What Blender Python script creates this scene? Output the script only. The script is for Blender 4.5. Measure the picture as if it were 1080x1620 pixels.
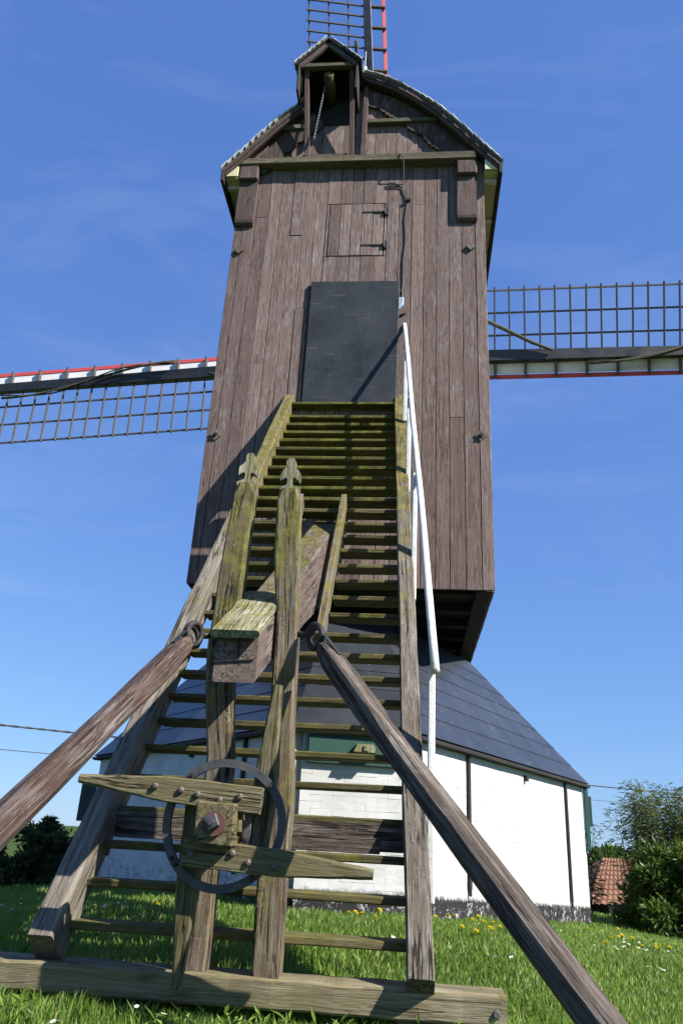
import bpy, bmesh, math, random
import numpy as np
from mathutils import Vector, Matrix
random.seed(7); rng = np.random.default_rng(11)
R = math.radians
S = bpy.context.scene
for o in list(bpy.data.objects): bpy.data.objects.remove(o)
COL = S.collection
EZ = 1.0                                   # eye height above the datum

# ------------------------------------------------------------------ camera
cd = bpy.data.cameras.new('camera'); cam = bpy.data.objects.new('camera', cd); COL.objects.link(cam)
cd.sensor_fit = 'VERTICAL'; cd.sensor_height = 36.0; cd.lens = 27.0; cd.clip_start = 0.05; cd.clip_end = 3000
cam.matrix_world = Matrix.Translation((0, 0, EZ)) @ Matrix.Rotation(R(90 + 23), 4, 'X') @ Matrix.Rotation(R(3.2), 4, 'Z')
S.camera = cam
# ------------------------------------------------------------------ sky, sun, exposure
SUN_AZ, SUN_EL = 57.0, 41.0                # azimuth to the right of straight behind the camera
sdir = Vector((math.sin(R(SUN_AZ)) * math.cos(R(SUN_EL)), -math.cos(R(SUN_AZ)) * math.cos(R(SUN_EL)), math.sin(R(SUN_EL))))
W = bpy.data.worlds.new('World'); S.world = W; W.use_nodes = True
wt = W.node_tree; wt.nodes.clear()
sky = wt.nodes.new('ShaderNodeTexSky'); sky.sky_type = 'NISHITA'; sky.sun_disc = False
sky.sun_elevation = R(SUN_EL); sky.sun_rotation = math.atan2(sdir.x, sdir.y)
sky.air_density = 1.0; sky.dust_density = 0.0; sky.ozone_density = 3.0; sky.altitude = 0
bg = wt.nodes.new('ShaderNodeBackground'); bg.inputs['Strength'].default_value = 0.077
wo = wt.nodes.new('ShaderNodeOutputWorld')
tc = wt.nodes.new('ShaderNodeTexCoord'); mp = wt.nodes.new('ShaderNodeMapping')
mp.inputs['Rotation'].default_value = (0.3, 0.5, 0.4); mp.inputs['Location'].default_value = (0.35, 1.7, 0.0); mp.inputs['Scale'].default_value = (1.2, 3.6, 5.0)
nz = wt.nodes.new('ShaderNodeTexNoise'); nz.inputs['Scale'].default_value = 1.5; nz.inputs['Detail'].default_value = 7; nz.inputs['Roughness'].default_value = 0.62; nz.inputs['Distortion'].default_value = 0.7
cr = wt.nodes.new('ShaderNodeMapRange'); cr.inputs['From Min'].default_value = 0.52; cr.inputs['From Max'].default_value = 0.86; cr.inputs['To Max'].default_value = 0.17
mx = wt.nodes.new('ShaderNodeMix'); mx.data_type = 'RGBA'; mx.inputs['B'].default_value = (4.6, 5.4, 6.6, 1)
L = wt.links.new
L(tc.outputs['Generated'], mp.inputs['Vector']); L(mp.outputs[0], nz.inputs['Vector']); L(nz.outputs[0], cr.inputs[0])
L(cr.outputs[0], mx.inputs['Factor'])
# the camera's tone curve for the whole sky: one power and gain per channel
sp3 = wt.nodes.new('ShaderNodeSeparateColor'); cb3 = wt.nodes.new('ShaderNodeCombineColor'); L(sky.outputs[0], sp3.inputs[0])
for i, (k_, g_) in enumerate(((0.854, 0.598), (1.342, 0.566), (2.93, 0.391))):
    pw = wt.nodes.new('ShaderNodeMath'); pw.operation = 'POWER'; L(sp3.outputs[i], pw.inputs[0]); pw.inputs[1].default_value = g_
    ml = wt.nodes.new('ShaderNodeMath'); ml.operation = 'MULTIPLY'; L(pw.outputs[0], ml.inputs[0]); ml.inputs[1].default_value = k_; L(ml.outputs[0], cb3.inputs[i])
L(cb3.outputs[0], mx.inputs['A']); L(mx.outputs['Result'], bg.inputs['Color']); L(bg.outputs[0], wo.inputs['Surface'])
sl = bpy.data.lights.new('sun', 'SUN'); sl.energy = 5.0; sl.angle = R(0.53); sl.color = (1.0, 0.955, 0.88)
so = bpy.data.objects.new('sun', sl); COL.objects.link(so); so.rotation_euler = sdir.to_track_quat('Z', 'Y').to_euler(); so.location = (20, -15, 25)
S.view_settings.view_transform = 'Standard'; S.view_settings.look = 'None'; S.view_settings.gamma = 1.0
S.view_settings.use_curve_mapping = False; S.view_settings.exposure = 1.0
S.render.engine = 'CYCLES'; S.cycles.max_bounces = 6; S.cycles.transparent_max_bounces = 8

# ------------------------------------------------------------------ material helpers
class NT:
    def __init__(s, name):
        s.m = bpy.data.materials.new(name); s.m.use_nodes = True; s.t = s.m.node_tree; s.t.nodes.clear()
        s.out = s.n('ShaderNodeOutputMaterial'); s.b = s.n('ShaderNodeBsdfPrincipled'); s.l(s.b.outputs[0], s.out.inputs['Surface'])
    def n(s, t, **k):
        x = s.t.nodes.new(t)
        for a, b in k.items(): setattr(x, a, b)
        return x
    def l(s, a, b): s.t.links.new(a, b)
    def set(s, node, key, v):
        if hasattr(v, 'links'): s.l(v, node.inputs[key])
        elif v is not None: node.inputs[key].default_value = v
    def noise(s, vec, scale, detail=4, rough=0.55, dist=0.0):
        x = s.n('ShaderNodeTexNoise'); s.set(x, 'Vector', vec)
        x.inputs['Scale'].default_value = scale; x.inputs['Detail'].default_value = detail; x.inputs['Roughness'].default_value = rough; x.inputs['Distortion'].default_value = dist
        return x.outputs[0]
    def vmul(s, vec, k):
        x = s.n('ShaderNodeVectorMath', operation='MULTIPLY'); s.l(vec, x.inputs[0]); x.inputs[1].default_value = k; return x.outputs[0]
    def vadd(s, a, b):
        x = s.n('ShaderNodeVectorMath', operation='ADD'); s.l(a, x.inputs[0]); s.l(b, x.inputs[1]); return x.outputs[0]
    def rng(s, v, a, b, c=0.0, d=1.0, smooth=False):
        x = s.n('ShaderNodeMapRange'); x.clamp = True
        if smooth: x.interpolation_type = 'SMOOTHSTEP'
        s.l(v, x.inputs[0])
        for i, q in zip((1, 2, 3, 4), (a, b, c, d)): x.inputs[i].default_value = q
        return x.outputs[0]
    def math(s, op, a, b=None, c=None):
        x = s.n('ShaderNodeMath', operation=op)
        for i, q in enumerate((a, b, c)):
            if q is None: continue
            if hasattr(q, 'links'): s.l(q, x.inputs[i])
            else: x.inputs[i].default_value = q
        return x.outputs[0]
    def mix(s, f, a, b, blend='MIX'):
        x = s.n('ShaderNodeMix', data_type='RGBA', blend_type=blend)
        for k, q in (('Factor', f), ('A', a), ('B', b)):
            if hasattr(q, 'links'): s.l(q, x.inputs[k])
            elif k == 'Factor': x.inputs[k].default_value = q
            else: x.inputs[k].default_value = (*q, 1)
        return x.outputs['Result']
    def ramp(s, v, stops):
        x = s.n('ShaderNodeValToRGB'); s.l(v, x.inputs[0]); e = x.color_ramp.elements
        while len(e) < len(stops): e.new(0.5)
        for q, (p, c) in zip(e, stops): q.position = p; q.color = (*c, 1)
        return x.outputs[0]
    def bump(s, h, strength, dist=0.01, normal=None):
        x = s.n('ShaderNodeBump'); s.l(h, x.inputs['Height']); x.inputs['Strength'].default_value = strength; x.inputs['Distance'].default_value = dist
        if normal is not None: s.l(normal, x.inputs['Normal'])
        return x.outputs[0]
    def fin(s, col=None, rough=0.8, bump=None, metal=0.0, spec=None):
        s.set(s.b, 'Base Color', (*col, 1) if isinstance(col, tuple) else col); s.set(s.b, 'Roughness', rough); s.b.inputs['Metallic'].default_value = metal
        if bump is not None: s.l(bump, s.b.inputs['Normal'])
        if spec is not None: s.b.inputs['Specular IOR Level'].default_value = spec
        return s.m
    def grain(s):
        a = s.n('ShaderNodeAttribute', attribute_name='gr'); oi = s.n('ShaderNodeObjectInfo')
        c = s.n('ShaderNodeCombineXYZ')
        for i, k in enumerate((7.3, 3.1, 41.0)): s.l(s.math('MULTIPLY', oi.outputs['Random'], k), c.inputs[i])
        return s.vadd(a.outputs['Vector'], c.outputs[0]), oi.outputs['Random']

def wood(name, dark, mid, light, flake=(0.42, 0.39, 0.37), flake_amt=0.5, moss=0.0, moss_cols=((0.035, 0.04, 0.008), (0.16, 0.14, 0.02)), up=0.5, bump=0.6, crack=0.5, tint=0.35, speck=0.0, mlen=None, cks=24):
    t = NT(name); g, rnd = t.grain()
    a = t.noise(t.vmul(g, (48, 48, 1.3)), 1.0, 7, 0.66, 0.25)          # grain bands
    f = t.noise(t.vmul(g, (230, 230, 7)), 1.0, 4, 0.65)                 # fibres
    p = t.noise(g, 2.6, 5, 0.6)                                         # patches
    p2 = t.noise(t.vmul(g, (34, 34, 4.5)), 1.0, 7, 0.72, 0.3)
    col = t.ramp(t.math('ADD', t.math('MULTIPLY', a, 0.72), t.math('MULTIPLY', f, 0.28)), [(0.30, dark), (0.47, mid), (0.66, light)])
    # weathered flakes of bleached grain
    fm = t.math('MULTIPLY', t.rng(t.math('ADD', t.math('MULTIPLY', f, 0.55), t.math('MULTIPLY', p2, 0.6)), 0.54, 0.66), t.rng(p, 0.32, 0.62))
    col = t.mix(t.math('MULTIPLY', fm, flake_amt), col, flake)
    # per-piece tint
    col = t.mix(t.rng(rnd, 0.25, 1, 0.0, tint), col, tuple(q * 0.42 for q in mid)); col = t.mix(t.rng(rnd, 0.0, 0.3, tint * 0.5, 0.0), col, tuple(q * 1.15 for q in light))
    st_ = t.noise(t.vmul(g, (5, 5, 0.35)), 1.0, 5, 0.6); col = t.mix(t.rng(st_, 0.35, 0.68, 0.0, 0.38), col, dark)
    # knots
    vo = t.n('ShaderNodeTexVoronoi'); t.l(t.vmul(g, (6.5, 6.5, 1.9)), vo.inputs['Vector']); vo.inputs['Scale'].default_value = 1.0
    kn = t.rng(vo.outputs['Distance'], 0.05, 0.13, 1.0, 0.0)
    col = t.mix(t.math('MULTIPLY', kn, 0.55), col, dark)
    # drying cracks
    cn = t.noise(t.vmul(g, (cks, cks, 0.6 if cks > 20 else 0.45)), 1.0, 4, 0.55, 0.5)
    ck = t.math('MULTIPLY', t.rng(t.math('ABSOLUTE', t.math('SUBTRACT', cn, 0.5)), 0.008, 0.026, 1.0, 0.0), t.rng(p, 0.42, 0.52))
    col = t.mix(t.math('MULTIPLY', ck, crack), col, tuple(q * 0.25 for q in dark))
    if moss > 0:
        geo = t.n('ShaderNodeNewGeometry'); sx = t.n('ShaderNodeSeparateXYZ'); t.l(geo.outputs['Normal'], sx.inputs[0])
        mn = t.noise(g, 5.0, 6, 0.65); ml = t.noise(g, 38.0, 4, 0.6)
        mf = t.math('ADD', t.math('MULTIPLY', mn, 0.7), t.math('MULTIPLY', ml, 0.3))
        mf = t.math('ADD', mf, t.math('MULTIPLY', sx.outputs['Z'], 0.16 * up))
        if mlen:
            at = t.n('ShaderNodeAttribute', attribute_name='gr'); sz = t.n('ShaderNodeSeparateXYZ'); t.l(at.outputs['Vector'], sz.inputs[0])
            mf = t.math('ADD', mf, t.rng(sz.outputs['Z'], mlen[0], mlen[1], -0.5 * mlen[2], mlen[2]))
        mm = t.rng(mf, 0.66 - 0.32 * moss, 0.80 - 0.32 * moss)
        mc = t.mix(t.rng(t.noise(g, 11, 5, 0.7), 0.38, 0.66), moss_cols[0], moss_cols[1])
        col = t.mix(t.math('MULTIPLY', mm, 0.86), col, mc)
    if speck > 0:
        sp = t.math('MULTIPLY', t.rng(t.noise(g, 95, 3, 0.6), 0.60, 0.68), t.rng(t.noise(g, 7, 4, 0.6), 0.44, 0.6))
        col = t.mix(t.math('MULTIPLY', sp, speck), col, (0.48, 0.47, 0.40))
    h = t.math('ADD', t.math('MULTIPLY', a, 0.5), t.math('MULTIPLY', f, 0.45)); h = t.math('SUBTRACT', h, t.math('MULTIPLY', ck, 0.9))
    return t.fin(col, t.rng(p, 0.3, 0.7, 0.72, 0.92), t.bump(h, bump, 0.012), spec=0.25)

M = {}
M['wall_plank'] = wood('brown weathered plank', (0.082, 0.050, 0.041), (0.158, 0.103, 0.087), (0.248, 0.184, 0.160), flake=(0.46, 0.415, 0.39), flake_amt=0.62, bump=0.6, crack=0.45, tint=0.5)
M['wall_frame'] = wood('brown frame timber', (0.037, 0.023, 0.019), (0.087, 0.055, 0.046), (0.138, 0.101, 0.092), flake_amt=0.22, moss=0.12, bump=0.5, tint=0.3)
M['collar'] = wood('mossy collar timber', (0.048, 0.037, 0.021), (0.106, 0.086, 0.053), (0.180, 0.158, 0.106), flake_amt=0.3, moss=0.55, bump=0.5)
M['red_wood'] = wood('red brown painted wood', (0.028, 0.016, 0.011), (0.060, 0.033, 0.023), (0.098, 0.063, 0.047), flake_amt=0.40, bump=0.6, crack=0.8, tint=0.1, speck=0.25)
M['tread'] = wood('mossy tread', (0.031, 0.027, 0.008), (0.077, 0.065, 0.021), (0.150, 0.124, 0.047), flake=(0.30, 0.27, 0.17), flake_amt=0.4, moss=0.50, moss_cols=((0.055, 0.056, 0.010), (0.17, 0.15, 0.028)), bump=0.5, tint=0.4)
M['tread_top'] = wood('greener tread', (0.029, 0.029, 0.008), (0.063, 0.063, 0.017), (0.127, 0.117, 0.037), flake=(0.30, 0.27, 0.17), flake_amt=0.2, moss=0.78, moss_cols=((0.05, 0.058, 0.008), (0.19, 0.175, 0.025)), bump=0.5, tint=0.4)
M['stringer'] = wood('grey weathered stringer', (0.059, 0.045, 0.031), (0.146, 0.121, 0.092), (0.302, 0.265, 0.211), flake=(0.45, 0.41, 0.36), flake_amt=0.6, moss=0.30, moss_cols=((0.075, 0.07, 0.013), (0.21, 0.17, 0.03)), bump=1.0, crack=0.9, tint=0.2, speck=0.45, mlen=(2.0, 5.5, 0.18), cks=13)
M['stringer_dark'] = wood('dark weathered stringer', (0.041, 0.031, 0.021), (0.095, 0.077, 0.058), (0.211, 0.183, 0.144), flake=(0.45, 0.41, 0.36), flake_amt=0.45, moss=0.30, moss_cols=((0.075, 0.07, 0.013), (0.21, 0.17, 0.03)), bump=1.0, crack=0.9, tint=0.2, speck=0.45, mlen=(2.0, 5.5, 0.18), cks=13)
M['post'] = wood('mossy grey post', (0.047, 0.031, 0.018), (0.127, 0.091, 0.055), (0.242, 0.198, 0.127), flake_amt=0.45, moss=0.52, moss_cols=((0.075, 0.072, 0.015), (0.22, 0.20, 0.040)), up=0.2, bump=1.0, crack=1.0, tint=0.2, speck=0.6, mlen=(0.6, 2.5, 0.09), cks=13)
M['prop'] = wood('brown grey prop', (0.025, 0.017, 0.013), (0.070, 0.049, 0.037), (0.178, 0.147, 0.116), flake=(0.40, 0.36, 0.31), flake_amt=0.6, moss=0.0, up=1.5, bump=0.9, crack=0.85, tint=0.1, cks=16)
M['beam'] = wood('brown tail beam', (0.047, 0.031, 0.025), (0.116, 0.079, 0.065), (0.202, 0.155, 0.129), flake=(0.5, 0.45, 0.41), flake_amt=0.4, moss=0.10, up=1.6, bump=0.55, crack=0.8, tint=0.1, cks=12)
M['lichen'] = wood('lichen covered board', (0.081, 0.077, 0.027), (0.180, 0.167, 0.063), (0.297, 0.279, 0.162), flake=(0.6, 0.6, 0.5), flake_amt=0.7, moss=0.42, moss_cols=((0.09, 0.09, 0.025), (0.27, 0.22, 0.04)), bump=1.0, speck=0.9)
M['arm'] = wood('olive capstan arm', (0.048, 0.040, 0.015), (0.120, 0.099, 0.043), (0.224, 0.191, 0.099), flake=(0.38, 0.34, 0.25), flake_amt=0.45, moss=0.20, moss_cols=((0.06, 0.055, 0.014), (0.13, 0.115, 0.03)), up=0.6, bump=0.8, crack=0.8, tint=0.15, cks=16)
M['sill'] = wood('olive grey sill', (0.068, 0.054, 0.025), (0.180, 0.149, 0.077), (0.324, 0.279, 0.176), flake=(0.40, 0.36, 0.29), flake_amt=0.45, moss=0.22, moss_cols=((0.06, 0.055, 0.012), (0.17, 0.145, 0.035)), up=0.5, bump=0.6, crack=0.6, tint=0.0)
M['lath'] = wood('weathered lath', (0.05, 0.04, 0.03), (0.115, 0.095, 0.075), (0.22, 0.19, 0.16), flake_amt=0.4, bump=0.4, tint=0.2)
def dark_inside():
    t = NT('dark tarred timber'); g, r = t.grain()
    a = t.noise(t.vmul(g, (20, 20, 1.5)), 1.0, 5, 0.6)
    return t.fin(t.ramp(a, [(0.3, (0.008, 0.007, 0.006)), (0.7, (0.028, 0.022, 0.018))]), 0.85, t.bump(a, 0.5))
M['dark'] = dark_inside()
def paint(name, c, c2, rough=0.55, sc=6.0, chips=None, chip_amt=0.0, bump=0.2, metal=0.0):
    t = NT(name); co = t.n('ShaderNodeTexCoord').outputs['Object']
    n = t.noise(co, sc, 6, 0.65); n2 = t.noise(co, sc * 9, 4, 0.6)
    col = t.mix(t.rng(n, 0.35, 0.68), c, c2)
    if chips: col = t.mix(t.math('MULTIPLY', t.rng(t.math('ADD', t.math('MULTIPLY', n2, 0.6), t.math('MULTIPLY', n, 0.4)), 0.56, 0.62), chip_amt), col, chips)
    return t.fin(col, t.rng(n, 0.3, 0.7, rough, min(1, rough + 0.25)), t.bump(n2, bump, 0.006), metal=metal)
M['white_paint'] = paint('white rail paint', (0.70, 0.70, 0.68), (0.55, 0.55, 0.52), 0.6, 7, (0.28, 0.27, 0.21), 0.75, 0.5)
M['sail_white'] = paint('white sail board', (0.68, 0.68, 0.66), (0.55, 0.55, 0.53), 0.5, 3, (0.3, 0.3, 0.3), 0.3)
M['sail_red'] = paint('red sail board', (0.52, 0.055, 0.05), (0.42, 0.06, 0.055), 0.5, 3)
M['sail_bar'] = paint('dark sail lath', (0.052, 0.048, 0.045), (0.10, 0.085, 0.07), 0.6, 4)
M['stock'] = paint('black painted steel', (0.012, 0.013, 0.016), (0.024, 0.025, 0.028), 0.35, 3, metal=0.0)
M['iron'] = paint('forged iron', (0.055, 0.056, 0.060), (0.10, 0.10, 0.105), 0.48, 9, (0.12, 0.06, 0.035), 0.55, 0.35, metal=0.35)
M['iron_dark'] = paint('black iron', (0.012, 0.012, 0.012), (0.03, 0.026, 0.024), 0.5, 9, (0.07, 0.035, 0.02), 0.4, 0.4, metal=0.2)
M['rust'] = paint('rusty red iron', (0.13, 0.050, 0.036), (0.085, 0.038, 0.028), 0.6, 20, (0.05, 0.03, 0.025), 0.6, 0.5)
M['bolt'] = paint('grey bolt', (0.15, 0.115, 0.10), (0.09, 0.07, 0.06), 0.5, 30, metal=0.3)
M['green_paint'] = paint('dark green paint', (0.008, 0.055, 0.038), (0.007, 0.043, 0.031), 0.45, 5)
M['green_dark'] = paint('black green paint', (0.010, 0.035, 0.028), (0.007, 0.024, 0.02), 0.5, 5)
M['cream'] = paint('olive cream soffit', (0.62, 0.58, 0.38), (0.52, 0.48, 0.30), 0.7, 4)
M['canvas'] = paint('rolled canvas', (0.040, 0.038, 0.022), (0.10, 0.095, 0.055), 0.85, 14, bump=0.6)
M['chain'] = paint('grey chain', (0.17, 0.16, 0.15), (0.11, 0.105, 0.10), 0.45, 20, metal=0.5)
M['wire'] = paint('black cable', (0.015, 0.015, 0.016), (0.03, 0.03, 0.03), 0.6, 3)
M['plaque_white'] = paint('enamel white', (0.72, 0.76, 0.80), (0.66, 0.72, 0.78), 0.25, 8)
M['plaque_blue'] = paint('enamel pale blue', (0.22, 0.45, 0.68), (0.28, 0.52, 0.74), 0.25, 8)
def door_sheet():
    t = NT('slate black door sheet'); co = t.n('ShaderNodeTexCoord').outputs['Object']
    n = t.noise(co, 2.2, 6, 0.65); s = t.noise(t.vmul(co, (60, 60, 3)), 1.0, 4, 0.6); d = t.noise(co, 42, 3, 0.5); hz = t.noise(t.vmul(co, (2.2, 2.2, 30)), 1, 4, 0.6)
    col = t.mix(t.rng(n, 0.35, 0.7), (0.016, 0.020, 0.024), (0.034, 0.040, 0.046))
    col = t.mix(t.math('MULTIPLY', t.rng(s, 0.55, 0.75), 0.30), col, (0.09, 0.10, 0.11))
    col = t.mix(t.math('MULTIPLY', t.rng(hz, 0.60, 0.70), 0.35), col, (0.16, 0.15, 0.15))
    col = t.mix(t.math('MULTIPLY', t.rng(d, 0.69, 0.73), 0.5), col, (0.25, 0.24, 0.22))
    return t.fin(col, t.rng(n, 0.3, 0.7, 0.5, 0.72), t.bump(n, 0.15, 0.01), spec=0.3)
M['door'] = door_sheet()
def slate(name, c1, c2, rough):
    t = NT(name); co = t.n('ShaderNodeTexCoord').outputs['Object']; oi = t.n('ShaderNodeObjectInfo')
    n = t.noise(co, 1.3, 5, 0.6); d = t.noise(co, 30, 4, 0.6); sp = t.noise(co, 16, 2, 0.5)
    col = t.mix(t.rng(n, 0.3, 0.7), c1, c2); col = t.mix(t.rng(oi.outputs['Random'], 0, 1, 0, 0.35), col, tuple(q * 0.6 for q in c1))
    col = t.mix(t.math('MULTIPLY', t.rng(sp, 0.735, 0.755), 0.6), col, (0.4, 0.4, 0.38))
    dr = t.noise(t.vmul(co, (3.5, 3.5, 0.8)), 1.6, 6, 0.7); col = t.mix(t.math('MULTIPLY', t.rng(dr, 0.5, 0.72), 0.10), col, (0.15, 0.155, 0.15))
    return t.fin(col, t.rng(d, 0.3, 0.7, rough, rough + 0.15), t.bump(t.math('ADD', n, t.math('MULTIPLY', d, 0.3)), 0.12, 0.02), spec=0.5)
M['roof_panel'] = slate('blue black roof sheet', (0.018, 0.022, 0.029), (0.036, 0.041, 0.050), 0.34)
M['shingle'] = slate('pale grey shingle', (0.42, 0.44, 0.46), (0.55, 0.56, 0.56), 0.55)
def brick_white():
    t = NT('whitewashed brick'); co = t.n('ShaderNodeTexCoord').outputs['Object']; sx = t.n('ShaderNodeSeparateXYZ'); t.l(co, sx.inputs[0])
    n = t.noise(co, 3.0, 6, 0.65); f = t.noise(co, 45, 5, 0.65); b = t.noise(co, 9, 7, 0.75); w = t.noise(t.vmul(co, (1, 1, 6)), 3.0, 4, 0.6)
    col = t.mix(t.rng(n, 0.3, 0.7), (0.58, 0.575, 0.56), (0.43, 0.425, 0.41))
    col = t.mix(t.math('MULTIPLY', t.rng(w, 0.55, 0.70), 0.45), col, (0.50, 0.46, 0.40))
    # the tarred plinth: its upper edge follows the ground, paint peeling off it
    zz = t.math('ADD', sx.outputs['Z'], t.math('MULTIPLY', t.math('SUBTRACT', sx.outputs['Y'], 7.3), 0.062))
    zz = t.math('ADD', zz, t.math('MULTIPLY', t.math('SUBTRACT', b, 0.5), 0.16))
    pl = t.rng(zz, EZ - 0.43, EZ - 0.395, 1.0, 0.0)
    pe = t.rng(t.math('ADD', t.math('MULTIPLY', b, 0.65), t.math('MULTIPLY', f, 0.35)), 0.40, 0.47)
    tar = t.mix(t.math('MULTIPLY', t.math('SUBTRACT', 1.0, pe), 0.85), (0.022, 0.022, 0.024), (0.50, 0.49, 0.46))
    col = t.mix(pl, col, tar)
    # soot specks above the plinth
    spk = t.math('MULTIPLY', t.rng(t.math('ADD', t.math('MULTIPLY', f, 0.5), t.math('MULTIPLY', b, 0.5)), 0.515, 0.56), t.rng(zz, EZ - 0.40, EZ - 0.02, 1.0, 0.0))
    lx = t.rng(sx.outputs['X'], -0.6, -0.2, 1.0, 0.0)
    col = t.mix(t.math('MULTIPLY', t.math('MULTIPLY', spk, lx), 0.85), col, (0.05, 0.05, 0.052))
    return t.fin(col, 0.85, t.bump(t.math('ADD', t.math('MULTIPLY', f, 0.4), n), 0.35, 0.012), spec=0.2)
M['brick'] = brick_white()
def tile_mat():
    t = NT('orange clay pantile'); co = t.n('ShaderNodeTexCoord').outputs['Object']
    n = t.noise(co, 3, 5, 0.65); f = t.noise(co, 16, 4, 0.6)
    col = t.mix(t.rng(f, 0.3, 0.7), (0.145, 0.066, 0.038), (0.22, 0.105, 0.060)); col = t.mix(t.math('MULTIPLY', t.rng(n, 0.5, 0.7), 0.5), col, (0.22, 0.16, 0.07))
    return t.fin(col, 0.85, t.bump(f, 0.3, 0.02))
M['tile'] = tile_mat()
def leaf_mat(name, c1, c2, tr=0.35, rough=0.45, c3=None):
    t = NT(name); a = t.n('ShaderNodeAttribute', attribute_name='rv')
    col = t.mix(a.outputs['Fac'], c1, c2)
    if c3: col = t.mix(t.rng(a.outputs['Fac'], 1.4, 1.6), col, c3)
    t.fin(col, rough, spec=0.3)
    d = t.n('ShaderNodeBsdfTranslucent'); t.l(t.mix(0.5, col, tuple(min(1, q * 1.7) for q in c2)), d.inputs['Color'])
    ms = t.n('ShaderNodeMixShader'); ms.inputs[0].default_value = tr
    t.l(t.b.outputs[0], ms.inputs[1]); t.l(d.outputs[0], ms.inputs[2]); t.l(ms.outputs[0], t.out.inputs['Surface'])
    return t.m
M['grass'] = leaf_mat('lawn grass blade', (0.078, 0.145, 0.020), (0.235, 0.340, 0.062), 0.40, 0.5, (0.42, 0.36, 0.17))
M['leaf'] = leaf_mat('shrub leaf', (0.026, 0.062, 0.012), (0.12, 0.18, 0.030), 0.25, 0.42)
M['leaf_dark'] = leaf_mat('dark hedge leaf', (0.026, 0.046, 0.017), (0.085, 0.120, 0.040), 0.15, 0.5)
M['leaf_bamboo'] = leaf_mat('bamboo leaf', (0.050, 0.085, 0.022), (0.150, 0.175, 0.060), 0.3, 0.45)
M['petal_yellow'] = leaf_mat('dandelion petal', (0.66, 0.50, 0.01), (0.72, 0.58, 0.02), 0.2, 0.6)
M['petal_white'] = leaf_mat('daisy petal', (0.80, 0.80, 0.78), (0.82, 0.82, 0.80), 0.2, 0.6)
def soil():
    t = NT('turf soil'); co = t.n('ShaderNodeTexCoord').outputs['Object']
    n = t.noise(co, 1.1, 6, 0.6); f = t.noise(co, 26, 5, 0.7)
    col = t.mix(t.rng(f, 0.3, 0.7), (0.022, 0.042, 0.008), (0.060, 0.098, 0.018)); col = t.mix(t.math('MULTIPLY', t.rng(n, 0.5, 0.7), 0.4), col, (0.075, 0.085, 0.022))
    return t.fin(col, 0.9, t.bump(f, 0.8, 0.04), spec=0.1)
M['soil'] = soil()

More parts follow.
